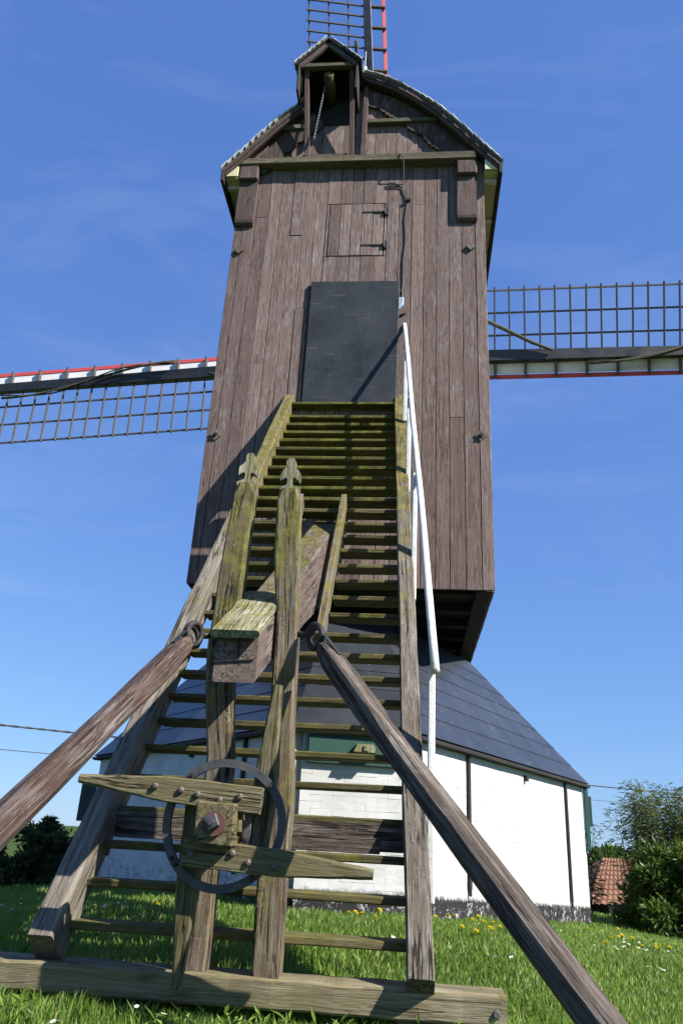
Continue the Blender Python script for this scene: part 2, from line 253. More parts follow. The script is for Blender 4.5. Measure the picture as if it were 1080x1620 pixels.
# ------------------------------------------------------------------ mesh helpers
class MB:
    def __init__(s): s.v = []; s.f = []; s.g = []
    def add(s, vs, fs, gs=None):
        k = len(s.v); s.v += [tuple(q) for q in vs]; s.f += [tuple(k + i for i in f) for f in fs]
        s.g += [tuple(q) for q in (gs if gs is not None else vs)]; return s
    def box(s, c, size, b=0.004, X=None, Y=None, Z=None, ga=2, t1=(1, 1), jit=0.0):
        """chamfered box; axes X,Y,Z; Z end scaled by t1; ga = axis of the grain"""
        X = Vector(X or (1, 0, 0)); Y = Vector(Y or (0, 1, 0)); Z = Vector(Z or (0, 0, 1)); c = Vector(c)
        h = [q / 2 for q in size]; b = min(b, min(h) * 0.45); idx = {}; vs = []; gs = []
        off = Vector((random.random() * 9, random.random() * 9, random.random() * 9))
        cj = {}
        for sx in (-1, 1):
            for sy in (-1, 1):
                for sz in (-1, 1):
                    cj[(sx, sy, sz)] = (random.uniform(-jit, jit), random.uniform(-jit, jit), random.uniform(-jit, jit))
                    for a in range(3):
                        p = [sx * (h[0] - b), sy * (h[1] - b), sz * (h[2] - b)]; p[a] = (sx, sy, sz)[a] * h[a]
                        j = cj[(sx, sy, sz)]; p = [p[0] + j[0], p[1] + j[1], p[2] + j[2]]
                        if sz > 0: p[0] *= t1[0]; p[1] *= t1[1]
                        idx[(sx, sy, sz, a)] = len(vs); vs.append(c + X * p[0] + Y * p[1] + Z * p[2])
                        q = list(p)
                        if ga == 0: q = [p[1], p[2], p[0]]
                        elif ga == 1: q = [p[2], p[0], p[1]]
                        gs.append(Vector(q) + off)
        fs = []
        I = idx
        for a in range(3):
            b1, b2 = (a + 1) % 3, (a + 2) % 3
            for sg in (-1, 1):
                ring = []
                for q1, q2 in ((-1, -1), (1, -1), (1, 1), (-1, 1)):
                    k = [0, 0, 0]; k[a] = sg; k[b1] = q1; k[b2] = q2; ring.append(I[(*k, a)])
                fs.append(ring if sg > 0 else ring[::-1])
            for q1 in (-1, 1):
                for q2 in (-1, 1):
                    k0 = [0, 0, 0]; k1 = [0, 0, 0]; k0[a] = -1; k1[a] = 1
                    for k in (k0, k1): k[b1] = q1; k[b2] = q2
                    r = [I[(*k0, b1)], I[(*k1, b1)], I[(*k1, b2)], I[(*k0, b2)]]
                    fs.append(r if q1 * q2 < 0 else r[::-1])
        for sx in (-1, 1):
            for sy in (-1, 1):
                for sz in (-1, 1):
                    r = [I[(sx, sy, sz, 0)], I[(sx, sy, sz, 1)], I[(sx, sy, sz, 2)]]
                    fs.append(r if sx * sy * sz > 0 else r[::-1])
        return s.add(vs, fs, gs)
    def beam(s, p0, p1, w, h, b=0.006, side=(1, 0, 0), t1=(1, 1), jit=0.0):
        p0 = Vector(p0); p1 = Vector(p1); Z = (p1 - p0); l = Z.length; Z.normalize()
        X = Vector(side); X = (X - Z * X.dot(Z)).normalized(); Y = Z.cross(X)
        return s.box((p0 + p1) / 2, (w, h, l), b, X, Y, Z, 2, t1, jit)
    def tube(s, pts, r, n=8, cap=True, closed=False):
        pts = [Vector(p) for p in pts]; m = len(pts); rr = r if isinstance(r, (list, tuple)) else [r] * m
        vs = []; gs = []; up = Vector((0, 0, 1)); l = 0; prev = None; off = random.random() * 9
        for i, p in enumerate(pts):
            if closed: t = pts[(i + 1) % m] - pts[i - 1]
            else: t = pts[min(i + 1, m - 1)] - pts[max(i - 1, 0)]
            t.normalize()
            if prev is None:
                X = t.cross(up if abs(t.z) < 0.95 else Vector((1, 0, 0))).normalized()
            else: X = (prev - t * prev.dot(t)).normalized()
            prev = X; Y = t.cross(X)
            if i: l += (p - pts[i - 1]).length
            for k in range(n):
                a = 2 * math.pi * k / n; o = X * math.cos(a) * rr[i] + Y * math.sin(a) * rr[i]
                vs.append(p + o); gs.append((math.cos(a) * rr[i] + off, math.sin(a) * rr[i], l))
        fs = []
        for i in range(m if closed else m - 1):
            j = (i + 1) % m
            for k in range(n): fs.append((i * n + k, i * n + (k + 1) % n, j * n + (k + 1) % n, j * n + k))
        if cap and not closed: fs += [tuple(range(n))[::-1], tuple((m - 1) * n + k for k in range(n))]
        return s.add(vs, fs, gs)
    def loft(s, secs, sub=True):
        """secs: list of (centre, X, Y, w, h, chamfer) -> 8 sided beam"""
        vs = []; gs = []; n = 8; l = 0; off = random.random() * 9
        for i, (c, X, Y, w, h, b) in enumerate(secs):
            c = Vector(c); X = Vector(X); Y = Vector(Y)
            if i: l += (c - Vector(secs[i - 1][0])).length
            w /= 2; h /= 2
            for (x, y) in ((-w + b, -h), (w - b, -h), (w, -h + b), (w, h - b), (w - b, h), (-w + b, h), (-w, h - b), (-w, -h + b)):
                vs.append(c + X * x + Y * y); gs.append((x + off, y, l))
        fs = []
        for i in range(len(secs) - 1):
            for k in range(n): fs.append((i * n + k, i * n + (k + 1) % n, (i + 1) * n + (k + 1) % n, (i + 1) * n + k))
        m = len(secs); fs += [tuple(range(n))[::-1], tuple((m - 1) * n + k for k in range(n))]
        return s.add(vs, fs, gs)
    def prism(s, poly, o, X, Y, D):
        """polygon in X,Y plane at o, extruded by vector D"""
        o = Vector(o); X = Vector(X); Y = Vector(Y); D = Vector(D); n = len(poly)
        a = [o + X * x + Y * y for x, y in poly]
        off = random.random() * 9
        g = [(x + off, 0, y) for x, y in poly] + [(x + off, D.length, y) for x, y in poly]
        fs = [tuple(range(n))[::-1], tuple(range(n, 2 * n))] + [(i, (i + 1) % n, n + (i + 1) % n, n + i) for i in range(n)]
        return s.add(a + [p + D for p in a], fs, g)
    def mesh(s, name, mat, base=(0, 0, 0), smooth=False):
        me = bpy.data.meshes.new(name); b = Vector(base)
        me.from_pydata([tuple(Vector(v) - b) for v in s.v], [], s.f)
        at = me.attributes.new('gr', 'FLOAT_VECTOR', 'POINT'); at.data.foreach_set('vector', [q for g in s.g for q in g])
        bm = bmesh.new(); bm.from_mesh(me); bmesh.ops.recalc_face_normals(bm, faces=bm.faces); bm.to_mesh(me); bm.free()
        if smooth: me.polygons.foreach_set('use_smooth', [True] * len(me.polygons))
        me.materials.append(M[mat] if isinstance(mat, str) else mat); return me
    def build(s, name, mat, parent=None, smooth=False, base=None):
        if base is None: base = tuple(parent['_b']) if parent is not None and '_b' in parent else (0, 0, 0)
        o = bpy.data.objects.new(name, s.mesh(name, mat, base, smooth)); COL.objects.link(o); o.parent = parent
        if parent is not None and '_b' in parent: o['_b'] = list(base)
        return o
YAW = R(-6)
FR = Matrix.Translation((0, 9, 0)) @ Matrix.Rotation(YAW, 4, 'Z')     # the mill's own frame: u right, v away, z up (datum)
def tag(o, label=None, cat=None, group=None, kind=None):
    for k, v in (('label', label), ('category', cat), ('group', group), ('kind', kind)):
        if v: o[k] = v
    return o
def thing(name, base, label, cat, group=None, mill=True):
    """Empty at the thing's base; parts are given in the mill's frame (or the world) and made relative to it"""
    o = bpy.data.objects.new(name, None); COL.objects.link(o); o.empty_display_size = 0.3
    o.matrix_world = (FR @ Matrix.Translation(base)) if mill else Matrix.Translation(base)
    o['_b'] = list(base); return tag(o, label, cat, group)
def inst(me, name, parent, loc=(0, 0, 0), rot=None):
    o = bpy.data.objects.new(name, me); COL.objects.link(o); o.parent = parent; o.location = loc
    if rot: o.rotation_euler = rot
    return o
def mill(u, v, z): return FR @ Vector((u, v, z + EZ))
def sst(a, b, x): t = min(1, max(0, (x - a) / (b - a))); return t * t * (3 - 2 * t)

# ------------------------------------------------------------------ ground
def gz(x, y):
    """ground height, numpy friendly (datum)"""
    def s(a, b, q): t = np.clip((q - a) / (b - a), 0, 1); return t * t * (3 - 2 * t)
    z = EZ - 0.62 - 0.27 * (1 - s(3.9, 6.9, y)) - 0.75 * (1 - s(0.5, 3.9, y))
    z = z - 0.108 * np.maximum(0, x - 0.6) * s(3.5, 9, y) - 0.02 * np.maximum(0, x) * (1 - s(3.5, 9, y)) - 0.085 * np.maximum(0, -x - 1.2) * s(4, 8, y)
    r = np.hypot(x, y - 9)
    z = z - 1.3 * s(9, 30, r)
    z = z + 0.02 * np.sin(x * 1.7 + 1) * np.sin(y * 1.3) + 0.012 * np.sin(x * 4.1) * np.cos(y * 3.7 + 2)
    return np.maximum(z, -3.0)
def ground():
    rs = [0.0] + list(np.concatenate([np.arange(0.35, 16, 0.35), np.geomspace(16.5, 1500, 46)])); na = 120
    vs = [(0, 9, float(gz(np.array(0.), np.array(9.))))]; fs = []
    for r in rs[1:]:
        for k in range(na):
            a = 2 * math.pi * k / na; x = r * math.cos(a); y = 9 + r * math.sin(a); vs.append((x, y, float(gz(np.array(x), np.array(y)))))
    for k in range(na): fs.append((0, 1 + k, 1 + (k + 1) % na))
    for i in range(len(rs) - 2):
        a = 1 + i * na; b = a + na
        for k in range(na): fs.append((a + k, b + k, b + (k + 1) % na, a + (k + 1) % na))
    mb = MB(); mb.add(vs, fs); o = mb.build('ground', 'soil', smooth=True); tag(o, 'green grassy mound falling away to the right', kind='structure')
ground()

# ------------------------------------------------------------------ the windmill body
mi = thing('windmill', (0, 0, 2.82 + EZ), 'tall brown weathered timber post mill body with curved shingled roof', 'windmill')
Z = lambda z: z + EZ
WL, WR, ZB, ZT = -1.89, 1.90, 2.82, 9.80
LEN = 5.2
bk = MB(); bk.box((0, 0.08, Z((ZB + ZT) / 2 + 0.04)), (WR - WL - 0.04, 0.06, ZT - ZB - 0.1), 0.002)
tw = bk.build('tail_wall', 'dark', mi)
edges = [WL]; 
ws = [0.13, 0.185, 0.19, 0.18, 0.195, 0.19, 0.18, 0.175, 0.20, 0.19, 0.175, 0.185, 0.19, 0.18, 0.20, 0.185, 0.19, 0.18, 0.195, 0.20, 0.15]
k = (WR - WL) / sum(ws)
for w in ws: edges.append(edges[-1] + w * k)
HL, HR, HB, HT = -0.44, 0.40, 7.93, 8.95           # hatch opening
DL, DR, DB, DT = -0.62, 0.66, 5.36, 7.43           # door sheet
joints = {2: [8.72], 3: [], 5: [8.35], 6: [7.0], 7: [6.2], 8: [7.25], 9: [7.3], 15: [8.9], 16: [], 12: [7.45], 13: [5.7], 18: [5.2]}
def plank(parent, u0, u1, z0, z1, v=0.0, th=0.035, mat='wall_plank', name='plank', gap=0.0065):
    mb = MB(); mb.box(((u0 + u1) / 2, v + random.uniform(-0.004, 0.004), Z((z0 + z1) / 2)), (u1 - u0 - gap, th, z1 - z0 - 0.004), 0.005, jit=0.0016)
    return mb.build(name, mat, parent)
for i in range(len(ws)):
    a, b = edges[i], edges[i + 1]; zb = ZB + (0.0 if i < 2 or i > 14 else random.uniform(0.0, 0.02) + (0.06 if 9 < i < 14 else 0.0))
    cuts = [zb] + sorted(joints.get(i, [])) + [ZT - 0.05]
    segs = list(zip(cuts[:-1], cuts[1:]))
    for z0, z1 in segs:
        if b > HL + 0.02 and a < HR - 0.02:         # interrupted by the hatch
            if z1 > HB and z0 < HT:
                if z0 < HB - 0.05: plank(tw, a, b, z0, HB)
                if z1 > HT + 0.05: plank(tw, a, b, HT, z1)
                if a < HL - 0.03: plank(tw, a, HL, HB, HT)
                if b > HR + 0.03: plank(tw, HR, b, HB, HT)
                continue
        plank(tw, a, b, z0, z1)
# hatch with its own boards and strap hinges
hb = MB(); hb.box(((HL + HR) / 2, 0.03, Z((HB + HT) / 2)), (HR - HL - 0.02, 0.02, HT - HB - 0.02), 0.003); hatch = hb.build('hatch', 'dark', mi)
he = np.linspace(HL + 0.008, HR - 0.008, 6)
for a, b in zip(he[:-1], he[1:]): plank(hatch, a, b, HB + 0.008, HT - 0.008, v=-0.008, th=0.032)
for hz in (8.77, 8.13):
    m = MB(); m.box((0.24, -0.03, Z(hz)), (0.34, 0.012, 0.028), 0.003, t1=(1, 1)); m.box((0.44, -0.032, Z(hz)), (0.05, 0.02, 0.14), 0.004)
    m.tube([(0.41, -0.045, Z(hz - 0.05)), (0.41, -0.045, Z(hz + 0.05))], 0.012, 8); m.build('strap_hinge', 'iron_dark', hatch)
# black sheet over the doorway, stands proud of the planks
m = MB(); n = 9; pts = []
m.box(((DL + DR) / 2, -0.055, Z((DB + DT) / 2)), (DR - DL, 0.03, DT - DB), 0.012, jit=0.006); ds = m.build('door_sheet', 'door', mi)
m = MB(); m.box((DL - 0.03, -0.028, Z((DB + DT) / 2 - 0.02)), (0.045, 0.03, DT - DB - 0.05), 0.006); m.build('door_jamb', 'wall_frame', mi)
# bracket timber, brackets and collar beam
m = MB(); m.box((-0.065, -0.085, Z(9.745)), (3.70, 0.17, 0.135), 0.014, ga=0, jit=0.008); m.build('collar_beam', 'collar', mi)
for (u0, u1) in ((-1.88, -1.60), (1.49, 1.78)):
    c = (u0 + u1) / 2; w = u1 - u0
    m = MB(); m.box((c, -0.075, Z(9.53)), (w + 0.02, 0.15, 0.29), 0.02, jit=0.006); br = m.build('bracket', 'wall_frame', mi)
    m = MB(); prof = [(0.0, 9.385), (-0.085, 9.385), (-0.09, 8.68), (-0.087, 8.62), (-0.075, 8.575), (-0.055, 8.545), (-0.03, 8.53), (0.0, 8.53)]
    m.prism([(v, Z(z)) for v, z in prof], (u0, 0, 0), (0, 1, 0), (0, 0, 1), (w, 0, 0)); m.build('corbel', 'wall_frame', br)
# small fittings of the wall
for (u, z) in ((-1.77, 8.07), (1.68, 8.06)):
    m = MB(); m.box((u, -0.036, Z(z)), (0.11, 0.03, 0.11), 0.006, X=(0.766, 0, 0.643), Z=(-0.643, 0, 0.766)); m.build('peg_end', 'lath', mi)
m = MB(); m.box((0.76, -0.045, Z(8.98)), (0.055, 0.05, 0.055), 0.004, X=(0.766, 0, 0.643), Z=(-0.643, 0, 0.766)); m.build('junction_box', 'iron_dark', mi)
for (u, z) in ((-1.76, 4.91), (1.77, 4.92)):
    m = MB(); m.box((u, -0.026, Z(z)), (0.12, 0.02, 0.12), 0.004, X=(0.766, 0, 0.643), Z=(-0.643, 0, 0.766)); pl = m.build('bolt_plate', 'lath', mi)
    m = MB(); m.tube([(u, -0.03, Z(z)), (u, -0.052, Z(z))], 0.032, 6); m.tube([(u, -0.05, Z(z)), (u, -0.064, Z(z))], 0.016, 8); m.build('nut', 'iron_dark', pl)
m = MB()
cp = [(0.66, -0.20, 9.83), (0.665, -0.205, 9.7), (0.68, -0.10, 9.50), (0.67, -0.035, 9.30), (0.42, -0.03, 9.31), (0.43, -0.03, 9.26), (0.66, -0.03, 9.24), (0.70, -0.03, 9.1), (0.735, -0.03, 8.9), (0.71, -0.03, 8.6), (0.73, -0.03, 8.2), (0.70, -0.03, 7.8), (0.705, -0.03, 7.4), (0.69, -0.03, 7.0)]
m.tube([(u, v, Z(z)) for u, v, z in cp], 0.009, 5); m.build('wall_cable', 'wire', mi)
# heritage shield plaque
px0, pz0 = 0.665, 7.06
sp = [(-0.055, 0.10), (0.055, 0.10), (0.055, -0.03), (0.0, -0.10), (-0.055, -0.03)]
m = MB(); m.prism(sp, (px0, -0.026, Z(pz0)), (1.1, 0, 0), (0, 0, 1), (0, -0.008, 0)); sh = m.build('shield_plaque', 'plaque_white', mi)
for poly in ([(-0.048, 0.092), (0.048, 0.092), (0.0, 0.028)], [(0.0, 0.022), (0.042, -0.032), (0.0, -0.085), (-0.042, -0.032)]):
    m = MB(); m.prism(poly, (px0, -0.036, Z(pz0)), (1.1, 0, 0), (0, 0, 1), (0, -0.003, 0)); m.build('shield_emblem', 'plaque_blue', sh)
for du in (-0.03, 0.0, 0.03):
    m = MB(); m.box((px0 + du, -0.03, Z(7.27)), (0.012, 0.03, 0.075), 0.002); m.build('iron_staple', 'iron_dark', mi)
# side walls of vertical boards, front wall, floor
for sgn, u in ((-1, WL + 0.02), (1, WR - 0.02)):
    m = MB(); m.box((u - sgn * 0.05, LEN / 2, Z((ZB + 9.3) / 2)), (0.04, LEN - 0.1, 9.3 - ZB - 0.1), 0.002); sw = m.build('side_wall', 'dark', mi)
    n = 26; e = np.linspace(0.05, LEN, n + 1)
    for a, b in zip(e[:-1], e[1:]):
        m = MB(); m.box((u + random.uniform(-0.003, 0.003), (a + b) / 2, Z((ZB + 9.35) / 2)), (0.035, b - a - 0.006, 9.35 - ZB), 0.005); m.build('plank', 'wall_plank', sw)
m = MB(); m.box((0, LEN + 0.02, Z((ZB + ZT) / 2)), (WR - WL, 0.05, ZT - ZB), 0.004); m.build('front_wall', 'wall_plank', mi)
m = MB(); m.box((0, LEN / 2 + 0.06, Z(ZB + 0.20)), (WR - WL - 0.08, LEN - 0.1, 0.10), 0.004, ga=1); fl = m.build('floor', 'dark', mi)
for i in range(7):
    m = MB(); m.box((0, 0.35 + i * 0.75, Z(ZB + 0.10)), (WR - WL - 0.3, 0.12, 0.14), 0.006, ga=0); m.build('joist', 'dark', fl)
for u in (WL + 0.13, WR - 0.13):
    m = MB(); m.box((u, LEN / 2, Z(ZB + 0.09)), (0.18, LEN - 0.12, 0.19), 0.01, ga=1); m.build('bottom_rail', 'dark', mi)
# ---- roof: curved profile
prof = [(0.0, 11.57), (0.30, 11.45), (0.62, 11.25), (0.93, 10.99), (1.22, 10.70), (1.46, 10.42), (1.67, 10.15), (1.86, 9.90), (2.02, 9.70), (2.15, 9.55)]
def prof_at(s):
    d = [0]
    for a, b in zip(prof[:-1], prof[1:]): d.append(d[-1] + math.dist(a, b))
    s *= d[-1]
    for i in range(len(d) - 1):
        if s <= d[i + 1] + 1e-9:
            t = (s - d[i]) / (d[i + 1] - d[i]); a, b = prof[i], prof[i + 1]; return (a[0] + (b[0] - a[0]) * t, a[1] + (b[1] - a[1]) * t), (b[0] - a[0], b[1] - a[1])
V0, V1 = -0.24, LEN + 0.25
for sgn in (-1, 1):
    top = [prof_at(i / 24)[0] for i in range(25)]
    def shell(s0, s1, v0, mat='wall_frame'):
        tp = [prof_at(s0 + (s1 - s0) * i / 12)[0] for i in range(13)]
        ol = [(sgn * x, Z(z)) for x, z in tp] + [(sgn * max(0, x - 0.03), Z(z - 0.07)) for x, z in reversed(tp)]
        m = MB(); m.prism(ol, (0, v0, 0), (1, 0, 0), (0, 0, 1), (0, V1 - 0.03 - v0, 0)); return m
    gap = (0.045, 0.375) if sgn < 0 else None          # the hood breaks through the left slope
    if gap: rf = shell(gap[1], 1, V0 + 0.03).build('roof', 'wall_frame', mi); shell(0, gap[0], V0 + 0.03).build('roof_sheathing', 'wall_frame', rf); shell(gap[0], gap[1], 0.30).build('roof_sheathing', 'dark', rf)
    else: rf = shell(0, 1, V0 + 0.03).build('roof', 'wall_frame', mi)
    hid = lambda q: gap is not None and gap[0] < q < gap[1]
    nc = 22
    # verge shingles, one by one, with uneven tails; the courses behind them as long strips
    for i in range(nc):
        (x, z), (dx, dz) = prof_at((i + 0.5) / nc); l = math.hypot(dx, dz); X = Vector((sgn * dx / l, 0, dz / l)); N = Vector((sgn * -dz / l, 0, dx / l))
        if N.z < 0: N = -N
        tilt = (X - N * 0.10).normalized(); Nn = Vector((0, 1, 0)).cross(tilt); Nn = Nn if Nn.z > 0 else -Nn
        w = 0.150
        c = Vector((sgn * x, V0 + 0.08 + random.uniform(-0.012, 0.012), Z(z))) + N * 0.030
        vs_ = V0 + 0.10 if not hid((i + 0.5) / nc) else 0.40
        if not hid((i + 0.5) / nc): m = MB(); m.box(c, (w + random.uniform(0, 0.02), 0.17, 0.018), 0.003, X=tilt, Y=(0, 1, 0), Z=Nn, jit=0.004); m.build('verge_shingle', 'shingle', rf)
        m = MB(); m.box(Vector((sgn * x, (vs_ + V1) / 2, Z(z))) + N * 0.026, (w + 0.012, V1 - vs_ - 0.05, 0.014), 0.003, X=tilt, Y=(0, 1, 0), Z=Nn); m.build('shingle_course', 'shingle', rf)
    # verge board under the curve
    for s0, s1 in (((gap[1], 1.0),) if gap else ((0.0, 1.0),)):
        tp = [prof_at(s0 + (s1 - s0) * i / 20)[0] for i in range(21)]
        ol = [(sgn * max(0, x - 0.035), Z(z - 0.07)) for x, z in tp] + [(sgn * max(0, x - 0.06), Z(z - 0.11)) for x, z in reversed(tp)]
        m = MB(); m.prism(ol, (0, V0 + 0.05, 0), (1, 0, 0), (0, 0, 1), (0, 0.035, 0)); m.build('verge_board', 'wall_frame', rf)
    # scalloped inner barge board close to the gable
    inn = []; b0 = 0.36 if gap else 0.03; b1 = 0.83 - b0
    for j in range(61):
        (x, z), _ = prof_at(b0 + b1 * j / 60); sc = 0.035 * abs(math.sin(j * math.pi / 6)) + (0.04 if j % 12 in (5, 6, 7) else 0)
        inn.append((sgn * max(0, x - 0.27 - sc * 0.6), Z(z - 0.37 - sc)))
    out = [(sgn * max(0, prof_at(b0 + b1 * j / 60)[0][0] - 0.10), Z(prof_at(b0 + b1 * j / 60)[0][1] - 0.14)) for j in range(61)]
    m = MB(); m.prism(out + inn[::-1], (0, -0.065, 0), (1, 0, 0), (0, 0, 1), (0, 0.03, 0)); m.build('barge_board', 'red_wood', rf)
    # eaves: fascia, cream soffit, white brackets
    m = MB(); m.box((sgn * 2.135, (V0 + V1) / 2, Z(9.42)), (0.05, V1 - V0 - 0.06, 0.22), 0.006, ga=1); m.build('fascia', 'dark', rf)
    m = MB(); m.box((sgn * 2.00, (V0 + V1) / 2 + 0.04, Z(9.44)), (0.21, V1 - V0 - 0.16, 0.03), 0.003, ga=1); sf = m.build('soffit', 'cream', rf)
    m = MB(); m.box((sgn * 2.00, V0 + 0.09, Z(9.535)), (0.19, 0.03, 0.20), 0.003); m.build('eave_end_board', 'cream', rf)
    for q in (0.05, 0.85, 1.65, 2.6, 3.6, 4.6):
        m = MB(); m.box((sgn * 2.00, q, Z(9.395)), (0.20, 0.07, 0.06), 0.006); m.build('eave_bracket', 'sail_white', rf)
# ---- gable wall planks above the collar beam
m = MB(); gp = [(sgnx * max(0, x - 0.06), Z(z - 0.10)) for sgnx, seq in ((-1, list(reversed(top))), (1, top[1:])) for x, z in seq]
gp = [(x, max(z, Z(9.6))) for x, z in gp]
m.prism(gp, (0, 0.06, 0), (1, 0, 0), (0, 0, 1), (0, 0.05, 0)); gw = m.build('gable_wall', 'dark', mi)
e = np.arange(-1.8, 1.81, 0.168)
def roofz(u):
    u = abs(u)
    for a, b in zip(prof[:-1], prof[1:]):
        if a[0] <= u <= b[0]: return a[1] + (b[1] - a[1]) * (u - a[0]) / (b[0] - a[0])
    return prof[-1][1]
for a, b in zip(e[:-1], e[1:]):
    za, zb = roofz(a) - 0.12, roofz(b) - 0.12
    if a > -1.05 and b < 0.0: za = zb = 10.62
    if min(za, zb) < 9.85: continue
    m = MB(); m.prism([(a + 0.004, Z(9.78)), (b - 0.004, Z(9.78)), (b - 0.003, Z(zb)), (a + 0.003, Z(za))], (0, -0.012 + random.uniform(-0.003, 0.003), 0), (1, 0, 0), (0, 0, 1), (0, 0.04, 0)); m.build('plank', 'wall_plank', gw)
m = MB(); m.box((0.64, -0.06, Z(10.62)), (1.12, 0.08, 0.085), 0.008, ga=0); m.build('gable_rail', 'collar', gw)
m = MB(); m.box((-1.12, -0.06, Z(10.55)), (0.42, 0.08, 0.085), 0.008, ga=0); m.build('gable_rail', 'collar', gw)
m = MB(); m.box((0.03, -0.06, Z(10.62)), (0.085, 0.07, 1.62), 0.008); m.build('gable_post', 'wall_frame', gw)
# ---- hoist hood (lucam)
A_, Lh, Rh, HV = (-0.59, 12.02), (-1.06, 11.47), (-0.075, 11.47), -0.52
def slab(p, q, th, v0, v1):
    d = Vector((q[0] - p[0], q[1] - p[1])); nrm = Vector((-d.y, d.x)).normalized(); nrm = nrm if nrm.y > 0 else -nrm
    return [(p[0], Z(p[1])), (q[0], Z(q[1])), (q[0] + nrm.x * th, Z(q[1] + nrm.y * th)), (p[0] + (nrm.x * th if p is not A_ else 0), Z(p[1] + nrm.y * th))]
hm = MB(); hm.box((-0.56, -0.08, Z(9.84)), (0.70, 0.14, 0.05), 0.004, ga=0); hood = hm.build('hoist_hood', 'wall_frame', mi)
for q, sg in ((Lh, -1), (Rh, 1)):
    d = Vector((q[0] - A_[0], 0, q[1] - A_[1])); q2 = (A_[0] + d.x * 1.04, A_[1] + d.z * 1.04)
    m = MB(); m.prism(slab(A_, q2, 0.035, 0, 0), (0, HV, 0), (1, 0, 0), (0, 0, 1), (0, 1.7, 0)); hr = m.build('hood_roof', 'dark', hood)
    dn = d.normalized(); N = Vector((-dn.z * sg, 0, abs(dn.x)))
    N = Vector((sg * abs(dn.z), 0, abs(dn.x)))
    nn = 7
    for i in range(nn):
        c = Vector((A_[0], HV + 0.06 + random.uniform(-0.01, 0.01), Z(A_[1]))) + d * 1.04 * ((i + 0.5) / nn) + N * 0.052
        m = MB(); m.box(c, (d.length * 1.04 / nn + 0.012, 0.16, 0.016), 0.003, X=(dn - N * 0.09).normalized(), Y=(0, 1, 0), Z=(N + dn * 0.09).normalized(), jit=0.003); m.build('verge_shingle', 'shingle', hr)
    m = MB(); m.beam(Vector((A_[0], HV + 0.06, Z(A_[1] - 0.07))), Vector((q[0] - sg * 0.03, HV + 0.06, Z(q[1] - 0.03))), 0.09, 0.05, 0.006, side=N); m.build('hood_rafter', 'wall_frame', hood)
    m = MB(); m.box((q[0] - sg * 0.025, HV + 0.42, Z(q[1] - 0.28)), (0.035, 0.78, 0.58), 0.004, ga=1); m.build('hood_cheek', 'dark', hood)
m = MB(); m.box((-0.57, 0.34, Z(11.2)), (1.0, 0.03, 1.5), 0.004); m.build('hood_back', 'dark', hood)
m = MB(); m.box((-0.57, HV + 0.10, Z(11.48)), (0.84, 0.09, 0.085), 0.008, ga=0); m.build('hood_tie', 'collar', hood)
for u0, u1 in ((-0.84, -0.93), (-0.14, -0.19)):
    m = MB(); m.beam((u0, -0.13, Z(9.80)), (u1, HV + 0.16, Z(11.46)), 0.075, 0.085, 0.008, side=(1, 0, 0)); m.build('hood_strut', 'wall_frame', hood)
m = MB(); m.tube([(-0.54, 0.25, Z(11.28)), (-0.56, -0.40, Z(11.32))], 0.085, 12); m.build('hoist_beam', 'tread', hood, smooth=True)
m = MB(); c0 = None
for i in range(36):
    c = Vector((-0.63 - 0.003 * i, -0.26, Z(11.22) - i * 0.033)); ax = (0.014, 0.0) if i % 2 else (0.0, 0.014)
    ring = [(c.x + ax[0] * math.cos(a), c.y + ax[1] * math.cos(a), c.z + 0.024 * math.sin(a)) for a in np.linspace(0, 2 * math.pi, 8, endpoint=False)]
    m.tube(ring, 0.006, 5, closed=True)
m.build('hoist_chain', 'chain', hood)
# lightning / lamp insulator beside the hood
m = MB(); m.tube([(0.0, -0.20, Z(11.58)), (0.0, -0.20, Z(11.72))], [0.035, 0.03], 10); m.tube([(0.0, -0.20, Z(11.72)), (0.0, -0.20, Z(12.1))], 0.007, 6); m.build('lightning_rod', 'sail_white', mi)

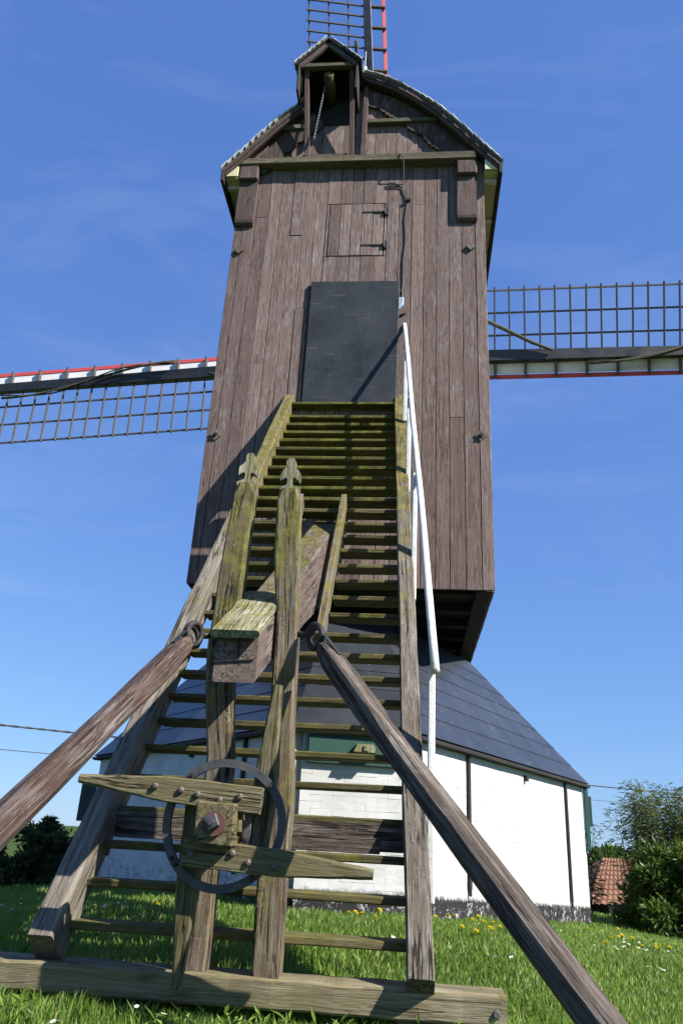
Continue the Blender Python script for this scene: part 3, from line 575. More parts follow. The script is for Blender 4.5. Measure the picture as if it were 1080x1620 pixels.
# ------------------------------------------------------------------ sails (turn together on the windshaft behind the body)
HUBZ = 10.2
sa = thing('windmill_sails', (0, 6.0, Z(HUBZ)), 'four lattice sails with red and white leading boards turning behind the mill', 'sails')
sa['_b'] = [0, 0, 0]
TIP = R(9)                                           # the windshaft dips, the sail plane leans
def sail(angle, droop, white_to=99):
    # local sail frame: r along the stock, c across (lattice positive), depth
    ca, sn = math.cos(angle + droop), math.sin(angle + droop)
    Rv = Vector((ca, 0, sn)); Cv = Vector((-sn, 0, ca)); Dv = Vector((0, 1, 0))
    tilt = Matrix.Rotation(TIP, 3, 'X')
    Rv, Cv, Dv = tilt @ Rv, tilt @ Cv, tilt @ Dv
    P = lambda r, c, d: Rv * r + Cv * c + Dv * d
    dep = lambda c: -0.25 * c if c > 0 else -0.27 * c
    m = MB(); m.beam(P(0.1, 0, 0), P(11.2, 0, 0), 0.30, 0.26, 0.01, side=Cv, t1=(0.62, 0.62)); s = m.build('sail', 'stock', sa)
    for c in (0.50, 1.00, 1.50):
        m = MB(); m.beam(P(1.9, c, dep(c) + 0.045), P(11.1, c, dep(c) + 0.045), 0.042, 0.03, 0.004, side=Cv); m.build('rail', 'sail_bar', s)
    r = 2.0; k = 0
    while r < 11.05:
        c0 = -0.47 if k % 2 == 0 else -0.05
        m = MB(); m.beam(P(r, 0.0, dep(0.0)), P(r + random.uniform(-0.01, 0.01), 1.56, dep(1.56)), 0.038, 0.04, 0.005, side=Rv); m.build('bar', 'sail_bar', s)
        if k % 2 == 0:
            m = MB(); m.beam(P(r, 0.0, 0.0), P(r, -0.47, dep(-0.47) - 0.04), 0.05, 0.085, 0.005, side=Rv); m.build('bar', 'sail_bar', s)
            if r + 0.68 < 11.2:
                if r < white_to: m = MB(); m.beam(P(r + 0.012, -0.235, dep(-0.235) + 0.04), P(r + 0.668, -0.235, dep(-0.235) + 0.04), 0.25, 0.018, 0.003, side=(Cv - Dv * 0.27)); m.build('white_board', 'sail_white', s)
                m = MB(); m.beam(P(r + 0.004, -0.425, dep(-0.425) + 0.035), P(r + 0.676, -0.425, dep(-0.425) + 0.035), 0.10, 0.03, 0.003, side=(Cv - Dv * 0.27)); m.build('red_board', 'sail_red', s)
        r += 0.34; k += 1
    # rolled cloth and its ties
    m = MB(); m.tube([P(1.9, 1.05, -0.36), P(2.4, 0.80, -0.32), P(3.0, 0.50, -0.26), P(3.5, 0.24, -0.2), P(3.95, 0.06, -0.17)], [0.035, 0.045, 0.045, 0.04, 0.03], 8); m.build('rolled_cloth', 'canvas', s, smooth=True)
    for dd, w in ((0.0, 0.026), (0.05, 0.018), (-0.04, 0.014)):
        m = MB(); pts = []
        for i in range(15):
            t = i / 14; rr = 4.7 + 4.2 * t; c = -0.30 + 0.62 * sst(0, 1, t * 1.05) + dd * math.sin(t * 9 + dd * 40); pts.append(P(rr, c, -0.19 + dd * math.cos(t * 9)))
        m.tube(pts, w, 7); m.build('rope', 'canvas', s, smooth=True)
ROT = R(3.0)
sail(ROT + R(0), R(-1.5)); sail(ROT + R(90), R(0.0), 7.6); sail(ROT + R(180), R(1.5)); sail(ROT + R(270), 0)
m = MB(); m.tube([(0, -0.7, 0.12), (0, 0.35, -0.06)], 0.28, 16); m.build('windshaft', 'stock', sa, smooth=False)

# ------------------------------------------------------------------ staircase
st = thing('staircase', (0, -4.5, Z(-0.68)), 'steep mossy wooden open staircase climbing to the mill door', 'staircase')
NV = 30.25; VB, ZS, VT, ZTp = -4.60, -0.68, 0.0, 5.38
def sp_(t): return VB + (VT - VB) * t, ZS + (ZTp - ZS) * t
sv = Vector((0, VT - VB, ZTp - ZS)).normalized(); sn_ = Vector((0, -sv.z, sv.y))        # along the flight, and out of it
def inL(t): return -0.875 + 0.135 * t
def inR(t): return 0.925 - 0.285 * t
def strng(t0, t1, u0, u1, w, out, inn):
    secs = []; N = 22; Xa = Vector((1, 0, 0))
    for i in range(N + 1):
        t = t0 + (t1 - t0) * i / N; v, z = sp_(t); q = i / N
        c = Vector((u0 + (u1 - u0) * q, v, Z(z))) + sn_ * ((out - inn) / 2)
        c += Vector((random.uniform(-1, 1) * 0.003, 0, 0)) + sn_ * random.uniform(-1, 1) * 0.003
        secs.append((c, Xa, sn_, w + random.uniform(-0.004, 0.004), out + inn, 0.010))
    return secs
m = MB(); s1 = strng(0.013, 1.03, inL(0) - 0.07, inL(1.03) - 0.06, 0.135, 0.115, 0.12); m.loft(s1); m.build('stringer', 'stringer', st)
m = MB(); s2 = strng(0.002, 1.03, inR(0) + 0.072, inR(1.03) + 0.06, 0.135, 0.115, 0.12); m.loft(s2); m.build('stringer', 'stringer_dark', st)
TL_, TR_ = -0.25, 0.20                               # trimmers of the opening for the tail beam
for k in range(1, 31):
    t = k / NV; v, z = sp_(t)
    mat = 'tread_top' if k > 19 else 'tread'
    spans = [(inL(t) - 0.012, inR(t) + 0.012)]
    if 11 <= k <= 18: spans = [(inL(t) - 0.012, TL_ - 0.035), (TR_ + 0.035, inR(t) + 0.012)]
    for a, b in spans:
        m = MB(); d = 0.20
        m.box(((a + b) / 2, v + d / 2 + random.uniform(-0.005, 0.005), Z(z) - 0.0225 + random.uniform(-0.003, 0.003)), (b - a, d, 0.042), 0.007, ga=0, jit=0.003, X=(1, 0, random.uniform(-0.004, 0.004)))
        m.build('tread', mat, st)
for u in (TL_, TR_):
    t0, t1 = 10.4 / NV, 19.3 / NV; (va, za), (vb, zb) = sp_(t0), sp_(t1)
    m = MB(); m.beam(Vector((u, va, Z(za))) + sn_ * 0.02, Vector((u, vb, Z(zb))) + sn_ * 0.05, 0.06, 0.17, 0.008, side=(1, 0, 0), jit=0.003); m.build('trimmer', 'stringer', st)
m = MB(); m.box((-0.05, -0.085, Z(5.335)), (inR(1) - inL(1) + 0.02, 0.13, 0.04), 0.006, ga=0, jit=0.003); m.build('threshold', 'tread_top', st)
# closing board behind the third and fourth tread
t = 3 / NV; v, z = sp_(t)
m = MB(); m.box(((inL(t) + inR(t)) / 2, v + 0.165, Z(z) + 0.093), (inR(t) - inL(t), 0.022, 0.152), 0.004, ga=0); m.build('riser_board', 'prop', st)
m = MB(); m.box((0.30, v + 0.135, Z(z) + 0.046), (0.92, 0.024, 0.085), 0.004, ga=0); m.build('riser_board', 'prop', st)
# handrail on the right hand side
rt = [(0.742 + 0.345 * q, -3.92 * q, 6.71 - 5.68 * q) for q in (0, 0.25, 0.5, 0.75, 1)]
m = MB(); pts = []
for i in range(17):
    q = i / 16 * 4; j = min(3, int(q)); f = q - j; pts.append((rt[j][0] + (rt[j + 1][0] - rt[j][0]) * f + 0.004 * math.sin(i * 0.7), rt[j][1] + (rt[j + 1][1] - rt[j][1]) * f, Z(rt[j][2] + (rt[j + 1][2] - rt[j][2]) * f - 0.012 * math.sin(math.pi * i / 16))))
m.tube(pts, 0.029, 12); hr = m.build('handrail', 'white_paint', st, smooth=True)
for (u, v, z0, z1) in ((0.80, -0.6, 4.80, 5.83), (0.865, -1.42, 3.45, 4.64), (0.945, -2.42, 1.95, 3.19), (1.075, -3.84, -0.33, 1.06)):
    m = MB(); m.box((u - 0.015, v, Z((z0 + z1) / 2)), (0.046, 0.05, z1 - z0), 0.006, jit=0.003); m.build('rail_post', 'white_paint', hr)
m = MB(); m.box((0.71, -0.03, Z(6.86)), (0.09, 0.03, 0.014), 0.003, X=(0.93, 0, 0.36), Z=(-0.36, 0, 0.93)); m.build('rail_hook', 'iron_dark', hr)
# the sill beam lying on the ground under stairs and posts
sl_ = thing('sill_beam', (0, -4.46, Z(-0.87)), 'long squared olive grey sill beam lying in the grass under the stairs', 'beam')
m = MB(); secs = []
for i in range(30):
    q = i / 29; u = -1.62 + 3.03 * q
    secs.append(((u, -4.46 + 0.004 * math.sin(i * 1.7), Z(-0.725 + 0.002 * math.sin(i * 2.3))), (0, -1, 0), (0, 0, 1), 0.25 + 0.003 * math.sin(i * 1.1), 0.135 + 0.002 * math.sin(i * 0.8 + 1), 0.012))
m.loft(secs); m.build('timber', 'sill', sl_)
m = MB(); m.tube([(1.36, -4.583, Z(-0.735)), (1.36, -4.60, Z(-0.735))], [0.022, 0.014], 12); m.build('coach_bolt', 'chain', sl_)
for u in (-1.2, 1.0):
    m = MB(); m.box((u, -4.44, Z(-0.85)), (0.24, 0.22, 0.11), 0.01, ga=0); m.build('packing_block', 'sill', sl_)

# ------------------------------------------------------------------ tail beam
tb = thing('tail_beam', (0, -4.95, Z(0.73)), 'massive brown tail beam poking through the stairs with lichen covered cap board', 'beam')
m = MB(); secs = []
def tbc(q): v = -4.95 + 5.4 * q; return v, 0.97 + 0.607 * (v + 4.95)
td = Vector((0, 1, 0.607)).normalized(); tn = Vector((0, -td.z, td.y))
for i in range(24):
    q = i / 23; v, zt = tbc(q); hgt = 0.205 + 0.36 * min(1, q * 2.2); ang = sst(0.0, 0.06, q)
    Y = (Vector((0, 0, 1)) * (1 - ang) + tn * ang).normalized()
    secs.append((Vector((0.0 + 0.01 * q, v, Z(zt))) - Y * (0.245 * (1 - ang) + hgt * ang) / 2, (1, 0, 0), Y, 0.228 + 0.02 * q, 0.245 * (1 - ang) + hgt * ang, 0.008))
m.loft(secs); m.build('timber', 'beam', tb)
# end grain splits
m = MB(); m.box((0.012, -4.953, Z(0.905)), (0.008, 0.012, 0.13), 0.001); m.box((-0.01, -4.953, Z(0.838)), (0.215, 0.012, 0.007), 0.001, X=(0.995, 0, 0.08), Z=(-0.08, 0, 0.995)); m.build('end_crack', 'dark', tb)
# cap board with lichen over the outer end
m = MB(); secs = []
for i in range(10):
    q = i / 9; v = -5.02 + 0.72 * q; zt = 0.97 + 0.607 * (v + 4.95) + 0.038
    secs.append(((-0.005 + random.uniform(-0.004, 0.004), v, Z(zt) + random.uniform(-0.003, 0.003)), (1, 0, 0), tn, 0.262 + random.uniform(-0.01, 0.01), 0.045 + random.uniform(-0.004, 0.006), 0.012))
m.loft(secs); m.build('cap_board', 'lichen', tb)

# ------------------------------------------------------------------ the two finial posts beside the tail beam
def finial(name, label, cen, w, dp, ztop, tilt):
    p = thing(name, (cen[0][0], cen[0][2], Z(cen[0][1])), label, 'post', 'posts flanking the tail beam')
    m = MB(); secs = []; N = 34
    us = [c[0] for c in cen]; zs = [c[1] for c in cen]; vs = [c[2] for c in cen]
    for i in range(N + 1):
        q = i / N; z = zs[0] + (ztop - zs[0]) * q
        u = float(np.interp(z, zs, us)); v = float(np.interp(z, zs, vs))
        wz = w * (1 + 0.07 * math.sin(z * 3.1 + cen[0][0] * 9) + 0.03 * math.sin(z * 9.3)) * (0.94 if i == N else 1); 
        if i == N: wz *= 0.8
        secs.append(((u + 0.004 * math.sin(z * 7), v, Z(z)), (1, 0, 0), (0, 1, 0), wz, dp * (1 + 0.05 * math.sin(z * 4.7)), 0.012 + (0.012 if i == N else 0)))
    m.loft(secs); m.build('shaft', 'post', p)
    u = us[-1]; v = vs[-1]
    half = [(0.055, 0.0), (0.050, 0.018), (0.028, 0.026), (0.014, 0.034), (0.012, 0.058), (0.022, 0.066), (0.034, 0.058), (0.046, 0.050), (0.050, 0.072), (0.046, 0.092), (0.032, 0.104), (0.021, 0.118), (0.023, 0.134), (0.021, 0.150), (0.010, 0.160)]
    jit = lambda a: a + random.uniform(-0.003, 0.003)
    half = [(x * 1.32, z * 1.5) for x, z in half]; half[0] = (0.058, 0.0)
    out = [(jit(x), z) for x, z in half] + [(-jit(x), z) for x, z in reversed(half)]
    m = MB(); ct, st_ = math.cos(tilt), math.sin(tilt)
    m.prism(out, (u, v - 0.028, Z(ztop - 0.004)), (ct, 0, -st_), (st_, 0, ct), (0, 0.056, 0)); m.build('finial', 'lichen', p)
    return p
finial('tail_post', 'left mossy leaning post with carved finial, crooked midway beside tail beam', [(-0.165, -0.655, -4.46), (-0.135, 0.38, -4.47), (-0.205, 1.0, -4.47), (-0.20, 1.15, -4.47), (-0.178, 1.5, -4.47), (-0.16, 2.07, -4.47)], 0.142, 0.15, 2.08, 0.05)
finial('tail_post', 'right mossy post with carved finial, straight, standing between tail beam and right prop', [(0.222, -0.665, -4.50), (0.222, 0.07, -4.50), (0.205, 0.7, -4.50), (0.19, 1.1, -4.50), (0.132, 2.0, -4.50)], 0.138, 0.15, 2.03, 0.0)

# ------------------------------------------------------------------ capstan wheel
WV = -4.86
cw = thing('capstan_wheel', (-0.005, WV, Z(0.036)), 'iron rimmed wooden capstan wheel with four long tapering handle arms', 'wheel')
m = MB(); n = 64; vs = []; fs = []
for i in range(n):
    a = 2 * math.pi * i / n
    for r_, y in ((0.312, -0.012), (0.312, 0.012), (0.272, 0.012), (0.272, -0.012)):
        rr = r_ + 0.003 * math.sin(a * 3 + 1); vs.append((0.008 + rr * math.cos(a), WV - 0.005 + y, Z(0.036) + rr * math.sin(a)))
for i in range(n):
    j = (i + 1) % n
    for k in range(4): fs.append((i * 4 + k, i * 4 + (k + 1) % 4, j * 4 + (k + 1) % 4, j * 4 + k))
m.add(vs, fs); rim = m.build('rim', 'iron', cw)
for a in (40, 130, 215, 222, 305):
    c = Vector((0.008 + 0.292 * math.cos(R(a)), WV - 0.02, Z(0.036) + 0.292 * math.sin(R(a))))
    m = MB(); m.tube([c, c + Vector((0, -0.022, 0))], [0.012, 0.009], 6); m.build('rim_bolt', 'iron_dark', rim)
def arm(p0, p1, w0, w1, v, dp):
    m = MB(); p0 = Vector((p0[0], v, Z(p0[1]))); p1 = Vector((p1[0], v, Z(p1[1]))); d = (p1 - p0).normalized(); X = d.cross(Vector((0, 1, 0))); secs = []
    for i in range(15):
        q = i / 14; tp = sst(0.42, 1.0, q); w = w0 + (w1 - w0) * tp + 0.003 * math.sin(i * 1.9)
        if i == 14: w *= 0.75
        secs.append((p0 + (p1 - p0) * q, X, Vector((0, 1, 0)), w, dp * (1 - 0.35 * tp), 0.006 + 0.008 * tp))
    m.loft(secs); return m.build('arm', 'arm', cw)
aA = arm((0.200, 0.150), (-0.752, 0.215), 0.125, 0.055, WV - 0.055, 0.07)
aB = arm((-0.165, -0.098), (0.765, -0.150), 0.125, 0.060, WV - 0.055, 0.07)
aC = arm((-0.152, 0.20), (-0.150, -0.695), 0.110, 0.055, WV + 0.055, 0.075)
aD = arm((0.176, -0.150), (0.215, 0.745), 0.115, 0.060, WV + 0.055, 0.075)
for pa, pts in ((aA, ((-0.34, 0.195), (-0.205, 0.182), (-0.12, 0.165), (-0.005, 0.145), (0.095, 0.165))), (aB, ((-0.12, -0.108), (0.085, -0.092), (0.165, -0.13), (0.29, -0.14)))):
    for (u, z) in pts:
        m = MB(); m.tube([(u, WV - 0.088, Z(z)), (u, WV - 0.100, Z(z)), (u, WV - 0.106, Z(z))], [0.017, 0.016, 0.008], 10); m.build('bolt', 'bolt', pa)
m = MB(); m.box((-0.010, WV - 0.03, Z(0.036)), (0.200, 0.24, 0.200), 0.010, ga=1, jit=0.005); hub = m.build('hub', 'arm', cw)
m = MB(); m.tube([(-0.010, WV + 0.05, Z(0.036)), (-0.010, WV + 0.55, Z(0.030))], 0.075, 16); m.build('axle', 'prop', cw, smooth=False)
m = MB(); m.tube([(-0.005, WV - 0.149, Z(0.034)), (-0.005, WV - 0.163, Z(0.034))], 0.056, 24); w_ = m.build('washer', 'rust', hub)
m = MB(); m.box((-0.01, WV - 0.18, Z(0.042)), (0.062, 0.035, 0.062), 0.005, X=(0.9, 0, 0.43), Z=(-0.43, 0, 0.9)); m.tube([(-0.01, WV - 0.19, Z(0.042)), (-0.01, WV - 0.215, Z(0.042))], 0.016, 8); m.build('nut', 'iron', w_)
m = MB(); m.box((0.135, WV - 0.03, Z(0.036)), (0.036, 0.012, 0.235), 0.003); m.build('iron_strap', 'iron', cw)
m = MB(); m.box((-0.118, WV - 0.03, Z(0.036)), (0.016, 0.09, 0.235), 0.003); m.build('iron_strap', 'iron_dark', cw)
for z in (0.10, -0.03):
    m = MB(); m.box((0.135, WV - 0.04, Z(z)), (0.018, 0.012, 0.018), 0.002); m.build('bolt', 'iron_dark', cw)
m = MB(); m.box((0.103, WV - 0.05, Z(0.03)), (0.020, 0.05, 0.055), 0.003); m.build('wedge', 'arm', cw)

# ------------------------------------------------------------------ props with iron eyes
def prop(label, top, low, w, mat, roll, eye_u, rings, patch=False):
    top = Vector(top); low = Vector(low); p = thing('prop_pole', tuple(low), label, 'prop', 'props leaning on the tail posts', mill=False)
    d = (low - top).normalized(); X0 = d.cross(Vector((0, 0, 1))).normalized(); Y0 = d.cross(X0)
    cv = (Vector((0, 0, EZ)) - (top * 0.6 + low * 0.4)); cv = (cv - d * cv.dot(d)).normalized(); ev = d.cross(cv); ev = ev if ev.z > 0 else -ev
    X = cv * math.cos(roll) + ev * math.sin(roll); Y = d.cross(X)
    m = MB(); secs = []; N = 26; ln = (low - top).length
    for i in range(N + 1):
        q = i / N; s = ln * q
        ww = w * (0.92 + 0.12 * q) * (1 + 0.015 * math.sin(s * 5)); ch = 0.014 + (0.014 * sst(0.6, 1.0, s)) - 0.010 * sst(2.2, 3.0, s)
        if s < 0.10: ww *= 0.72 + 2.8 * s
        secs.append((top + d * (0.15 + s) + X * 0.010 * math.sin(q * 5), X, Y, ww, ww, ch))
    m.loft(secs); sh = m.build('pole', mat, p)
    # eye bolt of the pole and ring hook of the post
    m = MB(); c = top + d * 0.03
    m.tube([c + d * (0.066 * math.cos(a)) + Y * (0.060 * math.sin(a)) for a in np.linspace(0, 2 * math.pi, 22, endpoint=False)], 0.017, 8, closed=True); m.tube([c + d * 0.05, c + d * 0.22], [0.022, 0.014], 8); m.build('pole_eye', 'iron_dark', p, smooth=True)
    m = MB(); side = mill(*eye_u)
    sd = (side - c).normalized(); hq = c - d * 0.02
    m.tube([hq + Vector((0, 0, 1)) * (0.070 * math.sin(a)) + sd * (0.066 * math.cos(a)) - sd * 0.01 for a in np.linspace(0, 2 * math.pi, 22, endpoint=False)], 0.018, 8, closed=True)
    m.tube([hq + sd * 0.045, side], 0.018, 8); m.build('post_ring', 'iron_dark', p, smooth=True)
    for s in (0.10, 0.15):
        m = MB(); cc = top + d * (0.10 + s); hw = w * 0.51
        m.box(cc + Y * (-hw if Y.z < 0 else hw) * 1.0, (0.03, 0.006, 0.22), 0.002, X=X, Y=Y, Z=d); m.build('strap', 'iron_dark', p) if s == 0.10 else None
    return p
rT = mill(0.365, -4.62, 1.07); rL = rT + (Vector((0.868, 2.80, -0.46 + EZ)) - rT) * 1.42
prop('brown weathered prop pole running from right post ring down to the right foreground', rT, rL, 0.118, 'prop', R(-30), (0.25, -4.52, 1.10), 1)
lT = mill(-0.335, -4.62, 1.055); lL = lT + (Vector((-1.075, 2.80, -0.005 + EZ)) - lT) * 1.9
prop('red brown painted prop pole running from left post ring down out at the left', lT, lL, 0.114, 'red_wood', R(-24), (-0.25, -4.50, 1.08), 1)

# ------------------------------------------------------------------ white roundhouse under the mill
EV = 0.94
P_ = [(-3.46, 12.02), (-0.33, 7.26), (0.86, 7.44), (3.94, 12.18), (0.95, 17.0), (-0.45, 17.0)]
rh = thing('roundhouse', (0.2, 12.1, 0.2), 'low whitewashed brick roundhouse with dark blue roof beneath the mill', 'house', mill=False)
rh['_b'] = [0.2, 12.1, 0.2]
CX, CY = 0.22, 12.15
def facet(i): a = Vector((*P_[i], 0)); b = Vector((*P_[(i + 1) % 6], 0)); d = (b - a); l = d.length; d.normalize(); n = Vector((d.y, -d.x, 0)); return a, b, d, l, n
INS = 0.07                                           # the wall stands back from the eave
walls = []
for i in range(6):
    a, b, d, l, n = facet(i)
    a0 = a - n * INS + d * 0.11; l0 = l - 0.22
    if i in (0,): a0 = a - n * INS + d * 0.13; l0 = l - 0.20
    m = MB(); c = a0 + d * l0 / 2
    m.box(c - n * 0.055 + Vector((0, 0, Z(-0.25))), (l0, 0.10, 2.30), 0.01, X=d, Y=n); w = m.build('wall', 'brick', rh, base=(0, 0, 0)); w.location = (-0.2, -12.1, -0.2); w['_b'] = [0, 0, 0]; walls.append(w)
    if i in (4,): continue
    m = MB(); row = 0; z = -1.40
    while z < 0.88:
        x = -(row % 2) * 0.10
        while x < l0:
            x0, x1 = max(0, x), min(l0, x + 0.196)
            if x1 - x0 > 0.03:
                pr = 0.005 + random.uniform(-0.0009, 0.0009)
                m.box(a0 + d * (x0 + x1) / 2 + n * (pr / 2 - 0.008) + Vector((0, 0, Z(z + 0.028 + random.uniform(-0.002, 0.002)))), (x1 - x0 + 0.006, pr + 0.016, 0.0600), 0.0020, X=d, Y=n, jit=0.0014)
            x += 0.202
        z += 0.0585; row += 1
    o = m.build('brickwork', 'brick', w, base=(0, 0, 0)); o['kind'] = 'stuff'
# roof: overlapping long sheets, course on course, closed at the top under the mill
RZ = 4.60; TOPZ = 2.66; slope_t = (TOPZ - EV) / (RZ - EV)
def rp(i, t): q = P_[i % 6]; return Vector((q[0] + (CX - q[0]) * t, q[1] + (CY - q[1]) * t, Z(EV + (RZ - EV) * t)))
NCO = 7
core = MB()
ring0 = [rp(i, 0.004) - Vector((0, 0, 0.05)) for i in range(6)]; ring1 = [rp(i, slope_t) - Vector((0, 0, 0.06)) for i in range(6)]
core.add(ring0 + ring1, [(i, (i + 1) % 6, 6 + (i + 1) % 6, 6 + i) for i in range(6)] + [tuple(range(5, -1, -1)), tuple(range(6, 12))])
rfh = core.build('roof', 'dark', rh, base=(0, 0, 0)); rfh.location = (-0.2, -12.1, -0.2); rfh['_b'] = [0, 0, 0]
for i in range(6):
    if i == 4: continue
    a, b, d, l, n = facet(i); e1 = (rp(i, 1) - rp(i, 0)).normalized()
    fn = d.cross(rp(i, 0.5) - rp(i, 0)).normalized(); fn = fn if fn.z > 0 else -fn
    for c in range(NCO):
        t0, t1 = slope_t * c / NCO, slope_t * (c + 1) / NCO + 0.006
        lo0, lo1, hi0, hi1 = rp(i, t0), rp(i + 1, t0), rp(i, t1), rp(i + 1, t1)
        lift = fn * 0.011; th = fn * 0.008
        q = [lo0 + lift, lo1 + lift, hi1 + fn * 0.004, hi0 + fn * 0.004]
        # slightly short of the hip so the hip line stays crisp
        m = MB(); m.add(q + [p - th for p in q], [(0, 1, 2, 3), (7, 6, 5, 4), (0, 4, 5, 1), (1, 5, 6, 2), (2, 6, 7, 3), (3, 7, 4, 0)])
        m.build('roof_panel', 'roof_panel', rfh, base=(0, 0, 0))
    m = MB(); m.beam(rp(i, 0) + Vector((0, 0, -0.035)), rp(i + 1, 0) + Vector((0, 0, -0.035)), 0.04, 0.05, 0.006, side=(0, 0, 1)); m.build('eave_board', 'dark', rfh, base=(0, 0, 0))
def onfacet(i, s, z, out): a, b, d, l, n = facet(i); return a - n * INS + d * s + n * out + Vector((0, 0, Z(z)))
def hpart(m, name, mat): o = m.build(name, mat, rh, base=(0, 0, 0)); o.location = (-0.2, -12.1, -0.2); o['_b'] = [0, 0, 0]; return o
for (i, s, z0, z1) in ((2, 1.22, -0.40, 0.90), (2, 4.62, -0.62, 0.90), (0, 4.70, -0.30, 0.90), (0, 1.1, -0.30, 0.7)):
    a, b, d, l, n = facet(i)
    m = MB(); m.box(onfacet(i, s, (z0 + z1) / 2, 0.03), (0.045, 0.03, z1 - z0), 0.005, X=d, Y=n); m.box(onfacet(i, s, z0 - 0.03, 0.03), (0.03, 0.026, 0.07), 0.004, X=d, Y=n, t1=(1, 1)); hpart(m, 'wall_anchor', 'iron_dark')
for (i, s) in ((2, 3.0), (0, 3.4)):
    a, b, d, l, n = facet(i); m = MB(); m.box(onfacet(i, s, 0.80, 0.03), (0.06, 0.05, 0.07), 0.006, X=d, Y=n); hpart(m, 'anchor_head', 'iron_dark')
a, b, d, l, n = facet(1)
m = MB(); m.box(onfacet(1, 0.58, 0.745, 0.03), (0.86, 0.05, 0.25), 0.008, X=d, Y=n, ga=0); hpart(m, 'lintel_board', 'green_paint')
m = MB(); c = onfacet(1, 0.66, 0.76, 0.12); prl = [(-0.11, 0.0), (0.11, 0.0), (0.075, 0.07), (-0.075, 0.07)]
m.prism(prl, c - n * 0.07 - Vector((0, 0, 0.03)), d, (0, 0, 1), n * 0.13); m.box(c + n * 0.06 + Vector((0, 0, 0.0)), (0.05, 0.03, 0.05), 0.004, X=d, Y=n); hpart(m, 'wall_lamp', 'lichen')
# shutters standing open at the two ends
m = MB(); m.box((-3.44, 12.12, Z(0.30)), (0.34, 0.035, 0.52), 0.006, X=(0.98, -0.2, 0), Y=(0.2, 0.98, 0)); sh = hpart(m, 'shutter', 'green_dark')
m = MB(); m.box((-3.36, 12.05, Z(0.12)), (0.05, 0.05, 0.90), 0.006); m.build('shutter_frame', 'green_dark', sh, base=(0, 0, 0))
m = MB(); m.box((3.86, 12.10, Z(0.48)), (0.06, 0.05, 0.92), 0.006); sh = hpart(m, 'shutter_frame', 'green_paint')
m = MB(); m.box((3.92, 12.16, Z(0.56)), (0.07, 0.03, 0.42), 0.006); m.build('shutter', 'green_dark', sh, base=(0, 0, 0))

# ------------------------------------------------------------------ foliage helpers (numpy)
def leafmesh(name, mat, P, D, Nn, Ln, Wd, rv, parent=None, base=(0, 0, 0)):
    """diamond leaves folded on the midrib: P root, D direction, Nn normal, lengths and widths"""
    n = len(P); Sd = np.cross(D, Nn); Sd /= np.linalg.norm(Sd, axis=1, keepdims=True) + 1e-9
    v = np.empty((n, 4, 3)); mid = P + D * (Ln * 0.45)[:, None]; lift = Nn * (Wd * 0.22)[:, None]
    v[:, 0] = P; v[:, 1] = mid + Sd * (Wd / 2)[:, None] + lift; v[:, 2] = P + D * Ln[:, None] - Nn * (Ln * 0.10)[:, None]; v[:, 3] = mid - Sd * (Wd / 2)[:, None] + lift
    v = v.reshape(-1, 3) - np.array(base); idx = (np.arange(n)[:, None] * 4 + np.array([0, 1, 2, 0, 2, 3])).reshape(-1)
    return trimesh(name, mat, v, idx, np.repeat(rv, 4), parent)
def trimesh(name, mat, v, idx, rv, parent=None):
    me = bpy.data.meshes.new(name); nt = len(idx) // 3
    me.vertices.add(len(v)); me.vertices.foreach_set('co', v.astype(np.float32).ravel())
    me.loops.add(len(idx)); me.loops.foreach_set('vertex_index', idx.astype(np.int32))
    me.polygons.add(nt); me.polygons.foreach_set('loop_start', np.arange(0, nt * 3, 3, dtype=np.int32)); me.polygons.foreach_set('loop_total', np.full(nt, 3, dtype=np.int32))
    me.update(calc_edges=True); at = me.attributes.new('rv', 'FLOAT', 'POINT'); at.data.foreach_set('value', rv.astype(np.float32))
    me.materials.append(M[mat]); o = bpy.data.objects.new(name, me); COL.objects.link(o); o.parent = parent; return o
def unit(a): return a / (np.linalg.norm(a, axis=1, keepdims=True) + 1e-9)
